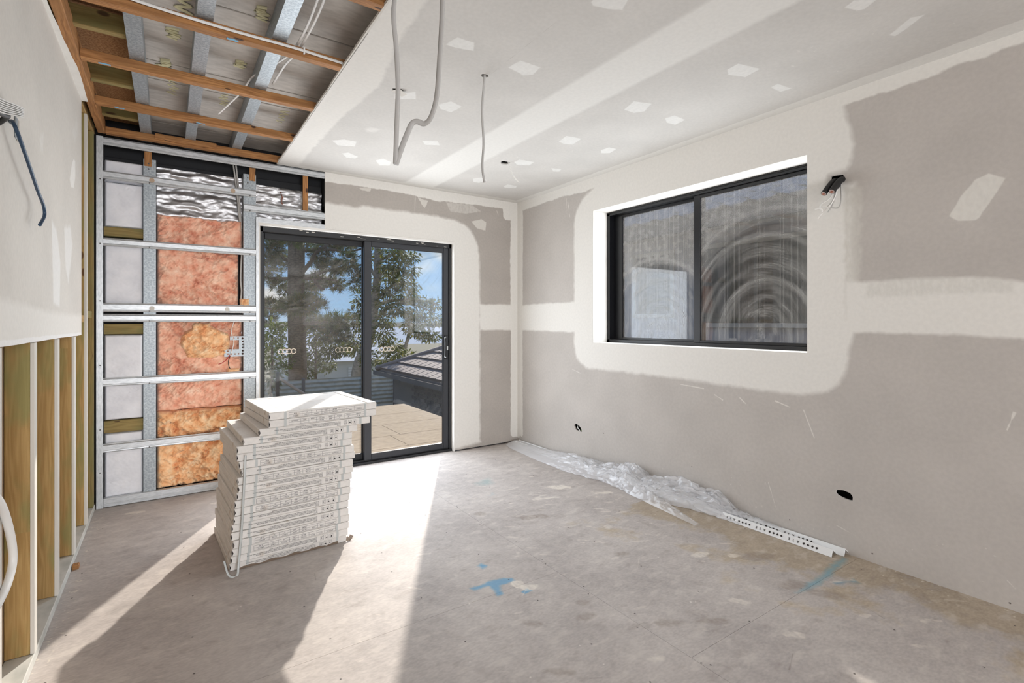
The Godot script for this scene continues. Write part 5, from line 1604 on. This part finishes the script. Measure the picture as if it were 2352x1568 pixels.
# ------------------------------------------------------------------ things on the floor
func plastic_and_beads() -> void:
	# punched corner beads of white vinyl
	st_beads()
	var off := thing("timber_offcut", "small brown timber offcut lying against the bottom plate of the left wall", "offcut", Vector3(-0.405, 0.0, -3.50))
	box("block", Vector3(-0.014, 0.0, -0.02), Vector3(0.014, 0.024, 0.02), M.batten, off, 0.003)
	# crumpled clear sleeve over them
	var n := FastNoiseLite.new()
	n.seed = 91
	n.frequency = 7.0
	n.fractal_octaves = 3
	n.noise_type = FastNoiseLite.TYPE_CELLULAR
	n.cellular_return_type = FastNoiseLite.RETURN_DISTANCE2_SUB
	var n2 := FastNoiseLite.new()
	n2.seed = 92
	n2.frequency = 3.2
	n2.fractal_octaves = 4
	var m := mat(Color(0.96, 0.96, 0.97, 0.3), 0.2)
	m.transparency = BaseMaterial3D.TRANSPARENCY_ALPHA
	m.backlight_enabled = true
	m.backlight = Color(0.4, 0.4, 0.4)
	m.cull_mode = BaseMaterial3D.CULL_DISABLED
	M.plastic = m
	var t := thing("plastic_sleeve", "crumpled clear plastic sleeve lying over the vinyl beads along the right wall", "plastic sheet")
	var tab := func(a: Array, z: float) -> float:
		for k in range(0, a.size() - 2, 2):
			if z <= a[k + 2]:
				return lerpf(a[k + 1], a[k + 3], clampf((z - a[k]) / (a[k + 2] - a[k]), 0.0, 1.0))
		return a[a.size() - 1]
	for layer in 2:
		var st := ST()
		var nu := 320
		var nv := 44
		var f := func(i: int, j: int) -> Vector3:
			var u := float(i) / nu
			var v := float(j) / nv
			var z := lerpf(-4.45, -1.85, u)
			var xo: float = tab.call([-4.45, 2.95, -4.32, 2.91, -3.77, 2.86, -3.37, 2.85, -2.9, 2.93, -2.6, 2.87, -2.35, 2.95, -2.1, 3.01, -1.85, 3.03], z)
			var h: float = tab.call([-4.45, 0.035, -4.0, 0.04, -3.77, 0.065, -3.43, 0.09, -3.15, 0.085, -2.76, 0.16, -2.65, 0.09, -2.39, 0.14, -2.17, 0.13, -2.06, 0.12, -1.94, 0.055, -1.85, 0.045], z)
			var prof := pow(sin(PI * 0.5 * minf(1.0, v / 0.72)), 0.8) * (1.0 - 0.35 * clampf((v - 0.72) / 0.28, 0.0, 1.0))
			var facet := n.get_noise_3d(z * 0.9, v * 1.1, layer * 3.7) + 0.75
			var soft := n2.get_noise_3d(z * 1.3, v * 1.2, layer * 1.7)
			var amt := clampf((z + 4.0) * 1.2, 0.12, 1.0)
			var y := 0.004 + h * prof * (1.0 - 0.12 * layer + 0.5 * soft * amt) + amt * (0.045 * facet * sin(PI * minf(1.0, v * 1.1)))
			var x := lerpf(xo, 3.142, v) + amt * 0.03 * n2.get_noise_3d(z * 2.1, v * 2.0, 5.0 + layer)
			return Vector3(minf(x, 3.146), maxf(0.003, y), z + amt * 0.03 * n2.get_noise_3d(z * 2.0, v * 3.0, 9.0))
		grid(st, nu, nv, f, func(i: int, j: int) -> Vector2: return Vector2(i, j) * 0.01, Vector3.UP)
		obj("film", st, m, t)
	# torn tongue of the sleeve lying out on the floor, and its frayed end along the beads
	var st := ST()
	var f2 := func(i: int, j: int) -> Vector3:
		var u := float(i) / 40
		var v := float(j) / 16
		var p := Vector3(2.94, 0, -2.62).lerp(Vector3(2.79, 0, -1.99), u)
		var wv := lerpf(0.16, 0.045, u)
		var sx := Vector3(0.9, 0, 0.3) * (v - 0.5) * wv
		var y := 0.006 + (0.075 * (1.0 - u) + 0.012) * sin(PI * v) * (0.75 + 0.5 * n2.get_noise_2d(u * 3.0, v * 2.0)) + 0.012 * maxf(0.0, n.get_noise_2d(u * 1.2, v) + 0.6)
		return p + sx + Vector3(0, y, 0)
	grid(st, 40, 16, f2, func(i: int, j: int) -> Vector2: return Vector2(i, j) * 0.01, Vector3.UP)
	obj("torn_tongue", st, m, t)
	st = ST()
	var f3 := func(i: int, j: int) -> Vector3:
		var u := float(i) / 40
		var v := float(j) / 12
		var p := Vector3(3.08, 0.03, -2.2).lerp(Vector3(3.10, 0.03, -1.62), u)
		var y := (0.07 * (1.0 - u) + 0.015) * sin(PI * (0.15 + v * 0.75)) * (0.7 + 0.6 * n2.get_noise_2d(u * 4.0, v * 2.0 + 7.0))
		return p + Vector3((v - 0.5) * 0.09 * (1.0 - 0.5 * u), y, 0.012 * n2.get_noise_2d(u * 9.0, v * 4.0))
	grid(st, 40, 12, f3, func(i: int, j: int) -> Vector2: return Vector2(i, j) * 0.01, Vector3.UP)
	obj("frayed_end", st, m, t)

func st_beads() -> void:
	M.vinyl = mat(C8(228, 229, 229), 0.45)
	var labels := ["white punched vinyl corner bead nearest the room, along the right wall", "white punched vinyl corner bead against the right wall, behind another"]
	# flat dark shapes for the shade in punched holes: upside-down letters, four diamonds
	var pat := ST()
	for k in 3:
		text_into(pat, ["E", "T", "A"][k], 0.017, Vector3(-0.085 + k * 0.026, 0, 0), 1.15, HORIZONTAL_ALIGNMENT_CENTER, -1.0)
	for k in 4:
		var x := 0.0 + k * 0.0235
		quad(pat, Vector3(x - 0.007, 0, 0), Vector3(x, -0.007, 0), Vector3(x + 0.007, 0, 0), Vector3(x, 0.007, 0), Vector3.BACK)
	var pm := pat.commit()
	for k in 2:
		var x := 3.045 if k == 0 else 3.112
		var z1 := -1.31 if k == 0 else -1.275
		var t := thing("corner_bead", labels[k], "corner bead", Vector3(x, 0, 0), "vinyl corner beads on the floor")
		var st := ST()
		# an angle: one leg up against the room, one flat, both thin
		prism(st, PackedVector2Array([Vector2(-0.018, 0.002), Vector2(0.0, 0.040), Vector2(0.003, 0.040), Vector2(0.048, 0.004), Vector2(0.048, 0.002), Vector2(0.002, 0.036), Vector2(-0.014, 0.002)]), 2, -4.44, z1)
		obj("angle", st, M.vinyl, t)
		var z := -2.06 if k == 0 else -1.92
		while z < z1 - 0.05:
			var o := inst("punched_hole_shade", pm, M.gap, t, Vector3(-0.0105, 0.0215, z))
			# laid on the sloping outer leg
			var up := Vector3(0.018, 0.038, 0).normalized()
			var nrm := Vector3(-0.038, 0.018, 0).normalized()
			o.transform.basis = Basis(Vector3(0, 0, 1), -up, Vector3(0, 0, 1).cross(-up))
			if o.transform.basis.z.dot(nrm) < 0.0:
				o.transform.basis = Basis(Vector3(0, 0, 1), up, nrm)
			z += 0.2

# ------------------------------------------------------------------ outside
func leafmesh(long: float, wide: float) -> ArrayMesh:
	var st := ST()
	var tip := Vector3(0, 0, long)
	var l := Vector3(-wide, wide * 0.5, long * 0.45)
	var r := Vector3(wide, wide * 0.5, long * 0.45)
	var m := Vector3(0, 0, long * 0.45)
	tri(st, Vector3.ZERO, l, m, Vector3.UP)
	tri(st, Vector3.ZERO, m, r, Vector3.UP)
	tri(st, l, tip, m, Vector3.UP)
	tri(st, m, tip, r, Vector3.UP)
	return st.commit()

func needlemesh(long: float) -> ArrayMesh:
	var st := ST()
	for k in 12:
		var a := TAU * k / 12.0
		var dir := Vector3(cos(a) * 0.6, sin(a * 1.7) * 0.35 + 0.15, 0.6 + 0.3 * sin(a * 2.3)).normalized() * long * (0.7 + 0.3 * sin(k * 2.1))
		var s := dir.cross(Vector3.UP).normalized() * 0.011
		var o := Vector3(0, 0, long * 0.5 * (k % 4) / 4.0)
		tri(st, o - s, o + s, o + dir, Vector3.UP)
	return st.commit()

func foliage(parent: Node3D, mesh: Mesh, m: Material, clumps: Array, per: float, size: Vector2, cols: Array, droop := 0.0) -> void:
	var xf := []
	var cc := []
	for c in clumps:
		var o: Vector3 = c[0]
		var r: Vector3 = c[1]
		var cnt := int(per * (r.x * r.y + r.y * r.z + r.x * r.z) / 3.0)
		for k in cnt:
			var v := Vector3(rng.randfn(), rng.randfn(), rng.randfn()).normalized() * pow(rng.randf(), 0.45)
			var p := o + v * r
			var dir := (v + Vector3(rng.randf_range(-0.8, 0.8), rng.randf_range(-0.6, 0.5) - droop, rng.randf_range(-0.8, 0.8))).normalized()
			var b := Basis.looking_at(-dir, Vector3(rng.randf_range(-1, 1), 1.0, rng.randf_range(-1, 1))).scaled(Vector3.ONE * rng.randf_range(size.x, size.y))
			xf.append(Transform3D(b, p))
			var q: Color = cols[rng.randi() % cols.size()]
			cc.append(q * rng.randf_range(0.75, 1.2))
	var mm := MultiMesh.new()
	mm.transform_format = MultiMesh.TRANSFORM_3D
	mm.use_colors = true
	mm.mesh = mesh
	mm.instance_count = xf.size()
	for k in xf.size():
		mm.set_instance_transform(k, xf[k])
		mm.set_instance_color(k, cc[k])
	var o := MultiMeshInstance3D.new()
	o.name = "foliage"
	o.multimesh = mm
	o.material_override = m
	o.set_meta("kind", "stuff")
	parent.add_child(o, true)

func outside() -> void:
	var ray := func(x: float, y: float, dep: float) -> Vector3:
		return Vector3(0, 1.3, 0) + (Vector3(0.5630, 0, -0.8265) + Vector3(0.8265, 0, 0.5630) * (x - 1176.0) / 1158.5 - Vector3.UP * (y - 740.0) / 1158.5) * dep
	var lm := mat(Color.WHITE, 0.7)
	lm.vertex_color_use_as_albedo = true
	lm.backlight_enabled = true
	lm.backlight = Color(0.85, 0.9, 0.45)
	M.leaf = lm
	# ground and water far below
	var ground := MeshInstance3D.new()
	var pm := PlaneMesh.new()
	pm.size = Vector2(160, 120)
	ground.mesh = pm
	ground.material_override = tmat(ramp_tex(NB, 256, 1, 1, [C8(84, 82, 60), C8(112, 108, 80), C8(134, 126, 98)], 0.5), 0.95)
	ground.material_override.uv1_scale = Vector3(40, 30, 1)
	ground.name = "ground"
	add_child(ground)
	ground.position = Vector3(10, -2.8, -30)
	tag(ground, "dry grassy ground below the deck and the trees", "ground")
	ground.set_meta("kind", "stuff")
	var sea := MeshInstance3D.new()
	var sm := PlaneMesh.new()
	sm.size = Vector2(900, 700)
	sea.mesh = sm
	sea.material_override = mat(C8(150, 164, 178), 1.0)  # matte pale colour carries the haze and glare over the water
	sea.name = "water"
	add_child(sea)
	sea.position = Vector3(60, -6.0, -400)
	tag(sea, "pale water far beyond the trees, horizon haze put into its colour", "water")
	sea.set_meta("kind", "stuff")
	# deck of pale sheets
	var dk := thing("deck", "pale sheeted deck outside the sliding door", "deck")
	M.deck = tmat(ramp_tex(NB, 512, 1, 2, [C8(150, 128, 96), C8(170, 147, 113), C8(184, 162, 128)], 0.2), 0.85)
	M.deck.uv1_scale = Vector3(0.8, 0.8, 1)
	var zs := [-4.8, -5.26, -5.83, -6.5, -7.2, -8.0]
	var xc := [[-0.6, 1.2, 3.26], [-0.6, 0.6, 2.2, 3.26], [-0.6, 1.5, 2.33, 3.26], [-0.6, 0.9, 3.26], [-0.6, 1.8, 3.26]]
	for k in 5:
		for j in xc[k].size() - 1:
			box("deck_sheet", Vector3(xc[k][j] + 0.002, -0.08, zs[k + 1] + 0.003), Vector3(xc[k][j + 1] - 0.002, -0.06, zs[k] - 0.003), M.deck, dk, 0.002)
	box("deck_base", Vector3(-0.6, -0.35, -7.98), Vector3(3.24, -0.08, -4.82), M.gap, dk)
	for x in [-0.3, 1.5, 3.1]:
		box("deck_post", Vector3(x, -2.8, -7.9), Vector3(x + 0.1, -0.35, -7.8), M.green, dk)
	# stair rail at the deck's far left
	var sr := thing("stair_rail", "dark timber stair rail beyond the deck at the left", "railing")
	var a: Vector3 = ray.call(637, 905, 9.5)
	box("post", a + Vector3(-0.03, -2.2, -0.03), a + Vector3(0.03, 0.42, 0.03), M.gap, sr, 0.004)
	var st := ST()
	tube(st, [ray.call(638, 866, 9.5), ray.call(672, 888, 9.6), ray.call(720, 918, 9.8)], 0.03, 0.02, 6)
	obj("hand_rail", st, M.tan, sr)
	# neighbour's outbuilding with tiled hip roof
	var nh := thing("tiled_outbuilding", "low brick outbuilding with brown tiled hip roof beside the deck", "building")
	M.tile = tmat(ramp_tex(NB, 256, 2, 2, [C8(108, 94, 86), C8(132, 116, 106), C8(150, 134, 124)], 0.3), 0.7)
	M.tile.uv1_scale = Vector3(2, 2, 1)
	var pitch := 0.43
	var corner := Vector3(4.2, 0.16, -11.85)
	var sl := sqrt(1.0 + pitch * pitch)
	var tilest := ST()
	# one tile: a flat slab with a roll along one edge and a thick lower lip
	prism(tilest, PackedVector2Array([Vector2(-0.15, 0.0), Vector2(-0.15, 0.018), Vector2(-0.144, 0.026), Vector2(-0.126, 0.026), Vector2(-0.12, 0.02), Vector2(-0.004, 0.02), Vector2(0.0, 0.014), Vector2(0.004, 0.02), Vector2(0.147, 0.02), Vector2(0.147, 0.0)]), 2, 0.0, 0.36)
	var tilemesh := tilest.commit()
	for row in 7:
		var up := row * 0.31
		var zz := -11.7 + up
		while zz < -6.4:
			var o := inst("roof_tile", tilemesh, M.tile, nh)
			var along := Vector3(1, pitch, 0).normalized()
			var norm := Vector3(-pitch, 1, 0).normalized()
			# each course rides up on the one below it
			var tilt := (along - norm * 0.11).normalized()
			o.transform = Transform3D(Basis(Vector3(0, 0, -1), (norm + along * 0.11).normalized(), tilt), corner + Vector3(0, 0, 0) + along * (up * sl) + Vector3(0, 0.012 * 1.0, zz + 0.15 - corner.z) + norm * 0.045)
			zz += 0.298
	st = ST()   # the far hip slope and the roof underlay
	var apex := corner + Vector3(2.4, 2.4 * pitch, 2.4)
	tri(st, corner, corner + Vector3(4.8, 0, 0), apex, Vector3(0, 1, -1).normalized(), Vector2(0, 0), Vector2(4.8, 0), Vector2(2.4, 2.4))
	quad(st, corner, apex, apex + Vector3(0, 0, 3.0), corner + Vector3(0, 0, 5.4), Vector3(-1, 1, 0).normalized())
	obj("roof_underlay", st, M.tile, nh)
	st = ST()
	tube(st, [corner + Vector3(-0.05, 0.03, -0.05), apex + Vector3(0, 0.06, 0)], 0.085, 0.06, 8, Vector3(1, 0, -1))
	obj("hip_capping", st, M.tile, nh)
	M.gutter = mat(C8(96, 92, 88), 0.8)
	st = ST()
	prism(st, PackedVector2Array([Vector2(4.08, 0.05), Vector2(4.2, 0.05), Vector2(4.2, 0.16), Vector2(4.19, 0.16), Vector2(4.19, 0.06), Vector2(4.10, 0.06), Vector2(4.09, 0.15), Vector2(4.08, 0.15)]), 2, -11.95, -6.4)
	obj("gutter", st, M.gutter, nh)
	box("soffit", Vector3(4.2, 0.02, -11.9), Vector3(4.55, 0.05, -6.4), M.gutter, nh)
	M.brick = tmat(ramp_tex(NZ, 256, 1, 1, [C8(74, 68, 66), C8(96, 90, 86), C8(112, 106, 102)], 0.3), 0.9)
	box("wall_core", Vector3(4.515, -2.8, -11.7), Vector3(8.0, 0.05, -6.4), mat(C8(118, 112, 106), 0.9), nh)
	var bs := ST()
	bx(bs, Vector3(0, 0, 0), Vector3(0.018, 0.076, 0.23), 0.003)
	var bm := bs.commit()
	for row in 11:
		var z := -10.6 + (0.12 if row % 2 else 0.0)
		while z < -7.0:
			inst("brick", bm, M.brick, nh, Vector3(4.5, 0.0 - (row + 1) * 0.086 + 0.02, z))
			z += 0.24
	st = ST()
	tube(st, [Vector3(4.46, 0.05, -8.3), Vector3(4.46, -2.6, -8.3)], 0.04, 0.04, 10)
	obj("downpipe", st, M.gutter, nh)
	# corrugated fence
	var fe := thing("corrugated_fence", "grey fence of horizontal corrugated sheets behind the deck", "fence")
	M.corr = tmat(ramp_tex(NB, 256, 1, 1, [C8(172, 168, 152), C8(190, 186, 168), C8(204, 198, 180)], 0.2), 0.6, 0.0)
	for k in 5:
		st = ST()
		var x0 := -2.0 + k * 2.4
		var ring := PackedVector2Array()
		var cnt := 96
		for j in cnt + 1:
			ring.append(Vector2(-2.75 + j * 2.6 / cnt, -13.5 + sin(j * TAU / 4.0) * 0.016))
		for j in range(cnt, -1, -1):
			ring.append(Vector2(ring[j].x, ring[j].y - 0.002))
		prism(st, ring, 0, x0, x0 + 2.38)
		obj("corrugated_sheet", st, M.corr, fe)
		box("fence_post", Vector3(x0 - 0.03, -2.8, -13.48), Vector3(x0 + 0.04, -0.1, -13.41), M.gutter, fe, 0.004)
	# far pale house
	var fh := thing("pale_house", "pale house with low white roof far behind the fence", "building")
	M.pale = mat(C8(208, 205, 196), 0.8)
	var hc := Vector3(6.9, -2.8, -24.0)
	box("wall", hc + Vector3(-2.6, 0, -3), hc + Vector3(2.6, 2.35, 0), M.pale, fh)
	st = ST()
	prism(st, PackedVector2Array([Vector2(-0.5, -21.0 - 2.7), Vector2(0.15, -25.5), Vector2(-0.5, -27.3)]), 0, 4.1, 9.7)
	obj("roof", st, M.white, fh)
	for j in 6:
		box("louvre", hc + Vector3(0.1, 1.3 + j * 0.12, 0.0), hc + Vector3(0.9, 1.38 + j * 0.12, 0.05), M.white, fh)
	# pine
	var bark := tmat(ramp_tex(NB, 256, 4, 1, [C8(62, 52, 44), C8(92, 80, 68), C8(116, 102, 88)], 0.4), 0.95)
	bark.uv1_scale = Vector3(1.0, 2.0, 1)
	var pn := thing("pine_tree", "tall pine with thick dark trunk and layered needle branches", "tree")
	var base: Vector3 = ray.call(682, 700, 16.0)
	base.y = -2.8
	st = ST()
	tube(st, curve([base, base + Vector3(0.02, 2.5, 0), base + Vector3(-0.02, 5, 0), base + Vector3(0, 8.5, 0)], 6), 0.30, 0.30, 16, Vector3.RIGHT, 0.8)
	obj("trunk", st, bark, pn)
	var needles := []
	for e in [[630, 565, 30, 34, 0], [622, 618, 24, 36, 0], [648, 600, 22, 22, 0.5], [640, 545, 34, 14, 0.5], [690, 545, 40, 14, -0.6], [735, 583, 26, 14, 0], [755, 560, 26, 14, 0.3], [735, 603, 22, 12, 0.3], [765, 615, 34, 14, 0], [800, 600, 22, 20, -0.5], [820, 640, 18, 26, -0.4], [790, 560, 34, 12, 0.5], [730, 645, 30, 16, 0], [765, 652, 30, 12, 0.4], [715, 668, 22, 14, 0.2], [620, 700, 26, 10, 0], [645, 708, 20, 14, 0.5], [705, 690, 30, 12, -0.6], [725, 703, 24, 12, 0], [615, 728, 20, 14, 0.3], [680, 700, 34, 16, -0.8], [640, 655, 20, 14, 0.2], [655, 668, 10, 8, 0.1], [735, 745, 40, 16, 0.2], [780, 740, 40, 16, 0], [770, 770, 34, 14, -0.4], [715, 735, 20, 14, 0.2]]:
		needles.append([ray.call(e[0], e[1], 16.0 + e[4] * 2.0), Vector3(e[2], e[3], e[2]) * 16.0 / 1158.5])
	foliage(pn, needlemesh(0.25), lm, needles, 1350.0, Vector2(0.6, 1.1), [Color(0.045, 0.08, 0.014), Color(0.06, 0.10, 0.018), Color(0.03, 0.05, 0.012), Color(0.14, 0.13, 0.03)])
	var brs := [[[682, 640], [640, 640], [608, 637]], [[682, 640], [720, 632], [745, 622], [790, 615], [840, 606]], [[690, 630], [715, 600], [727, 578], [760, 573], [800, 578], [840, 568]], [[690, 640], [740, 640], [775, 645]], [[680, 600], [655, 595], [638, 580]], [[680, 715], [640, 712], [605, 705]], [[685, 690], [668, 680], [656, 668]], [[690, 745], [740, 740], [790, 745]], [[690, 715], [720, 710]], [[700, 575], [740, 570], [770, 548], [800, 545]], [[720, 635], [730, 655], [745, 665]]]
	for b in brs:
		st = ST()
		var q := []
		for e in b:
			q.append(ray.call(e[0], e[1], 16.0 + 0.3 * sin(e[0] * 0.05)))
		tube(st, curve(q, 5), 0.075, 0.075, 7, Vector3.UP, 0.35)
		obj("branch", st, bark, pn)
	# broad-leaved tree with pale trunk
	var bl := thing("leafy_tree", "leafy tree with pale smooth trunk right of the pine", "tree")
	var pbark := tmat(ramp_tex(NB, 256, 4, 1, [C8(120, 110, 96), C8(150, 140, 124), C8(172, 162, 146)], 0.3), 0.9)
	st = ST()
	tube(st, curve([ray.call(818, 960, 15.5), ray.call(818, 880, 15.6), ray.call(826, 830, 15.7), ray.call(848, 780, 15.8), ray.call(858, 720, 16.0), ray.call(866, 640, 16.0), ray.call(868, 560, 16.0), ray.call(870, 520, 16.0)], 6), 0.2, 0.2, 12, Vector3.RIGHT, 0.45)
	obj("trunk", st, pbark, bl)
	for b in [[[866, 640], [852, 615], [852, 580]], [[862, 690], [895, 660], [930, 645]], [[862, 700], [905, 690], [955, 688], [1010, 700]], [[858, 740], [900, 700], [950, 700], [990, 715]], [[930, 800], [940, 760], [935, 735], [925, 760]], [[866, 600], [900, 585], [930, 575]]]:
		st = ST()
		var q := []
		for e in b:
			q.append(ray.call(e[0], e[1], 15.8))
		tube(st, curve(q, 5), 0.06, 0.06, 7, Vector3.UP, 0.35)
		obj("branch", st, pbark, bl)
	var cl := []
	for e in [[900, 578, 30, 18, 0], [935, 590, 32, 16, 0.3], [905, 612, 38, 16, 0], [945, 620, 20, 16, 0.2], [895, 635, 32, 16, 0.4], [925, 648, 30, 18, 0], [950, 660, 16, 12, 0.3], [885, 665, 26, 18, 0], [930, 680, 34, 14, 0.3], [965, 690, 26, 10, 0], [995, 700, 22, 14, 0.2], [890, 700, 26, 16, 0], [920, 712, 30, 14, -0.2], [960, 722, 36, 14, 0.1], [1000, 735, 22, 16, 0.3], [885, 735, 24, 20, 0], [955, 750, 34, 22, 0.1], [985, 770, 30, 16, 0.2], [880, 770, 26, 22, 0], [900, 800, 34, 20, 0.2], [885, 830, 26, 18, 0.4], [925, 820, 34, 16, 0.5], [825, 690, 16, 26, 0.2], [830, 740, 18, 30, 0.3], [850, 660, 10, 30, 0.4], [850, 590, 12, 24, 0.3], [815, 790, 26, 30, 0.4], [845, 820, 16, 30, -0.6], [820, 720, 20, 16, 0]]:
		cl.append([ray.call(e[0], e[1], 15.5 + e[4] * 2.0), Vector3(e[2], e[3], e[2]) * 15.5 / 1158.5])
	foliage(bl, leafmesh(0.15, 0.024), lm, cl, 2600.0, Vector2(0.7, 1.25), [Color(0.10, 0.13, 0.03), Color(0.16, 0.18, 0.04), Color(0.06, 0.08, 0.022), Color(0.28, 0.25, 0.07)], 0.4)
	# bushes
	var bush := [["bright green bush left of the pine trunk", [[625, 770, 24, 36, 0], [645, 800, 18, 30, 0.3], [640, 750, 24, 12, 0.4], [615, 815, 16, 20, 0], [655, 830, 16, 16, 0.2]], 15.0, [Color(0.13, 0.20, 0.035), Color(0.10, 0.15, 0.03), Color(0.22, 0.28, 0.05)]], ["olive green bush right of the pine trunk", [[725, 770, 30, 26, 0], [760, 800, 40, 24, 0.3], [720, 815, 26, 24, 0], [745, 840, 26, 16, 0.3], [712, 850, 14, 22, -0.3], [790, 800, 24, 18, 0.2]], 17.5, [Color(0.11, 0.13, 0.04), Color(0.08, 0.10, 0.03), Color(0.17, 0.18, 0.06)]], ["low drooping plant at the left door jamb", [[622, 870, 20, 26, 0], [640, 850, 20, 12, 0.3]], 12.0, [Color(0.10, 0.13, 0.05), Color(0.16, 0.15, 0.05)]]]
	for e in bush:
		var t := thing("bush", e[0], "bush", Vector3.ZERO, "bushes below the deck")
		var q := []
		for f in e[1]:
			q.append([ray.call(f[0], f[1], e[2] + f[4] * 2.0), Vector3(f[2], f[3], f[2]) * e[2] / 1158.5])
		var foot: Vector3 = q[0][0]
		st = ST()
		tube(st, [Vector3(foot.x, -2.8, foot.z), foot], 0.06, 0.06, 7, Vector3.RIGHT, 0.5)
		obj("stem", st, bark, t)
		foliage(t, leafmesh(0.13, 0.03), lm, q, 2400.0, Vector2(0.7, 1.3), e[3], 0.2)
	# neighbour's house seen through the side window
	var ho := thing("rendered_house", "grey rendered house with tiled eaves outside the side window", "building")
	var rend := tmat(ramp_tex(NB, 256, 1, 1, [C8(170, 172, 182), C8(184, 186, 194), C8(194, 196, 202)], 0.15), 0.85)
	box("wall", Vector3(5.3, -2.8, -6.0), Vector3(8.5, 2.42, 3.0), rend, ho)
	for e in [[-4.80, -4.12, 1.36, 2.22], [-3.74, -2.30, 1.24, 2.22]]:
		var wn := Node3D.new()
		wn.name = "house_window"
		ho.add_child(wn, true)
		st = ST()
		for q in [[e[0], e[0] + 0.05, e[2], e[3]], [e[1] - 0.05, e[1], e[2], e[3]], [e[0], e[1], e[2], e[2] + 0.05], [e[0], e[1], e[3] - 0.05, e[3]]]:
			bx(st, Vector3(5.27, q[2], q[0]), Vector3(5.3, q[3], q[1]), 0.003)
		obj("surround", st, M.pale, wn)
		box("pane", Vector3(5.29, e[2] + 0.05, e[0] + 0.05), Vector3(5.301, e[3] - 0.05, e[1] - 0.05), mat(C8(30, 36, 36), 0.45), wn)
	box("fascia", Vector3(4.86, 2.33, -6.2), Vector3(4.9, 2.53, 3.0), M.gutter, ho, 0.004)
	box("soffit", Vector3(4.9, 2.38, -6.2), Vector3(5.3, 2.41, 3.0), M.pale, ho)
	M.glazed = mat(C8(62, 60, 64), 0.32)
	var wt := ST()
	grid(wt, 10, 4, func(i: int, j: int) -> Vector3: return Vector3(-0.15 + i * 0.03, 0.022 * cos(i * TAU / 10.0), j * 0.1), func(i: int, j: int) -> Vector2: return Vector2(i, j), Vector3.UP)
	grid(wt, 10, 1, func(i: int, j: int) -> Vector3: return Vector3(-0.15 + i * 0.03, 0.022 * cos(i * TAU / 10.0) - 0.02 * j, 0.0), func(i: int, j: int) -> Vector2: return Vector2(i, j), Vector3.FORWARD)
	var wtm := wt.commit()
	for row in 5:
		var z := -6.0
		while z < -0.9:
			var o := inst("roof_tile", wtm, M.glazed, ho)
			var along := Vector3(1, 0.36, 0).normalized()
			var norm := Vector3(-0.36, 1, 0).normalized()
			o.transform = Transform3D(Basis(Vector3(0, 0, -1), norm, along), Vector3(4.84, 2.50, z) + along * row * 0.34 + norm * 0.02)
			z += 0.3
	st = ST()
	quad(st, Vector3(4.86, 2.48, -6.2), Vector3(4.86, 2.48, 3.0), Vector3(8.5, 3.75, 3.0), Vector3(8.5, 3.75, -6.2), Vector3(-0.36, 1, 0).normalized())
	obj("roof_underlay", st, M.glazed, ho)
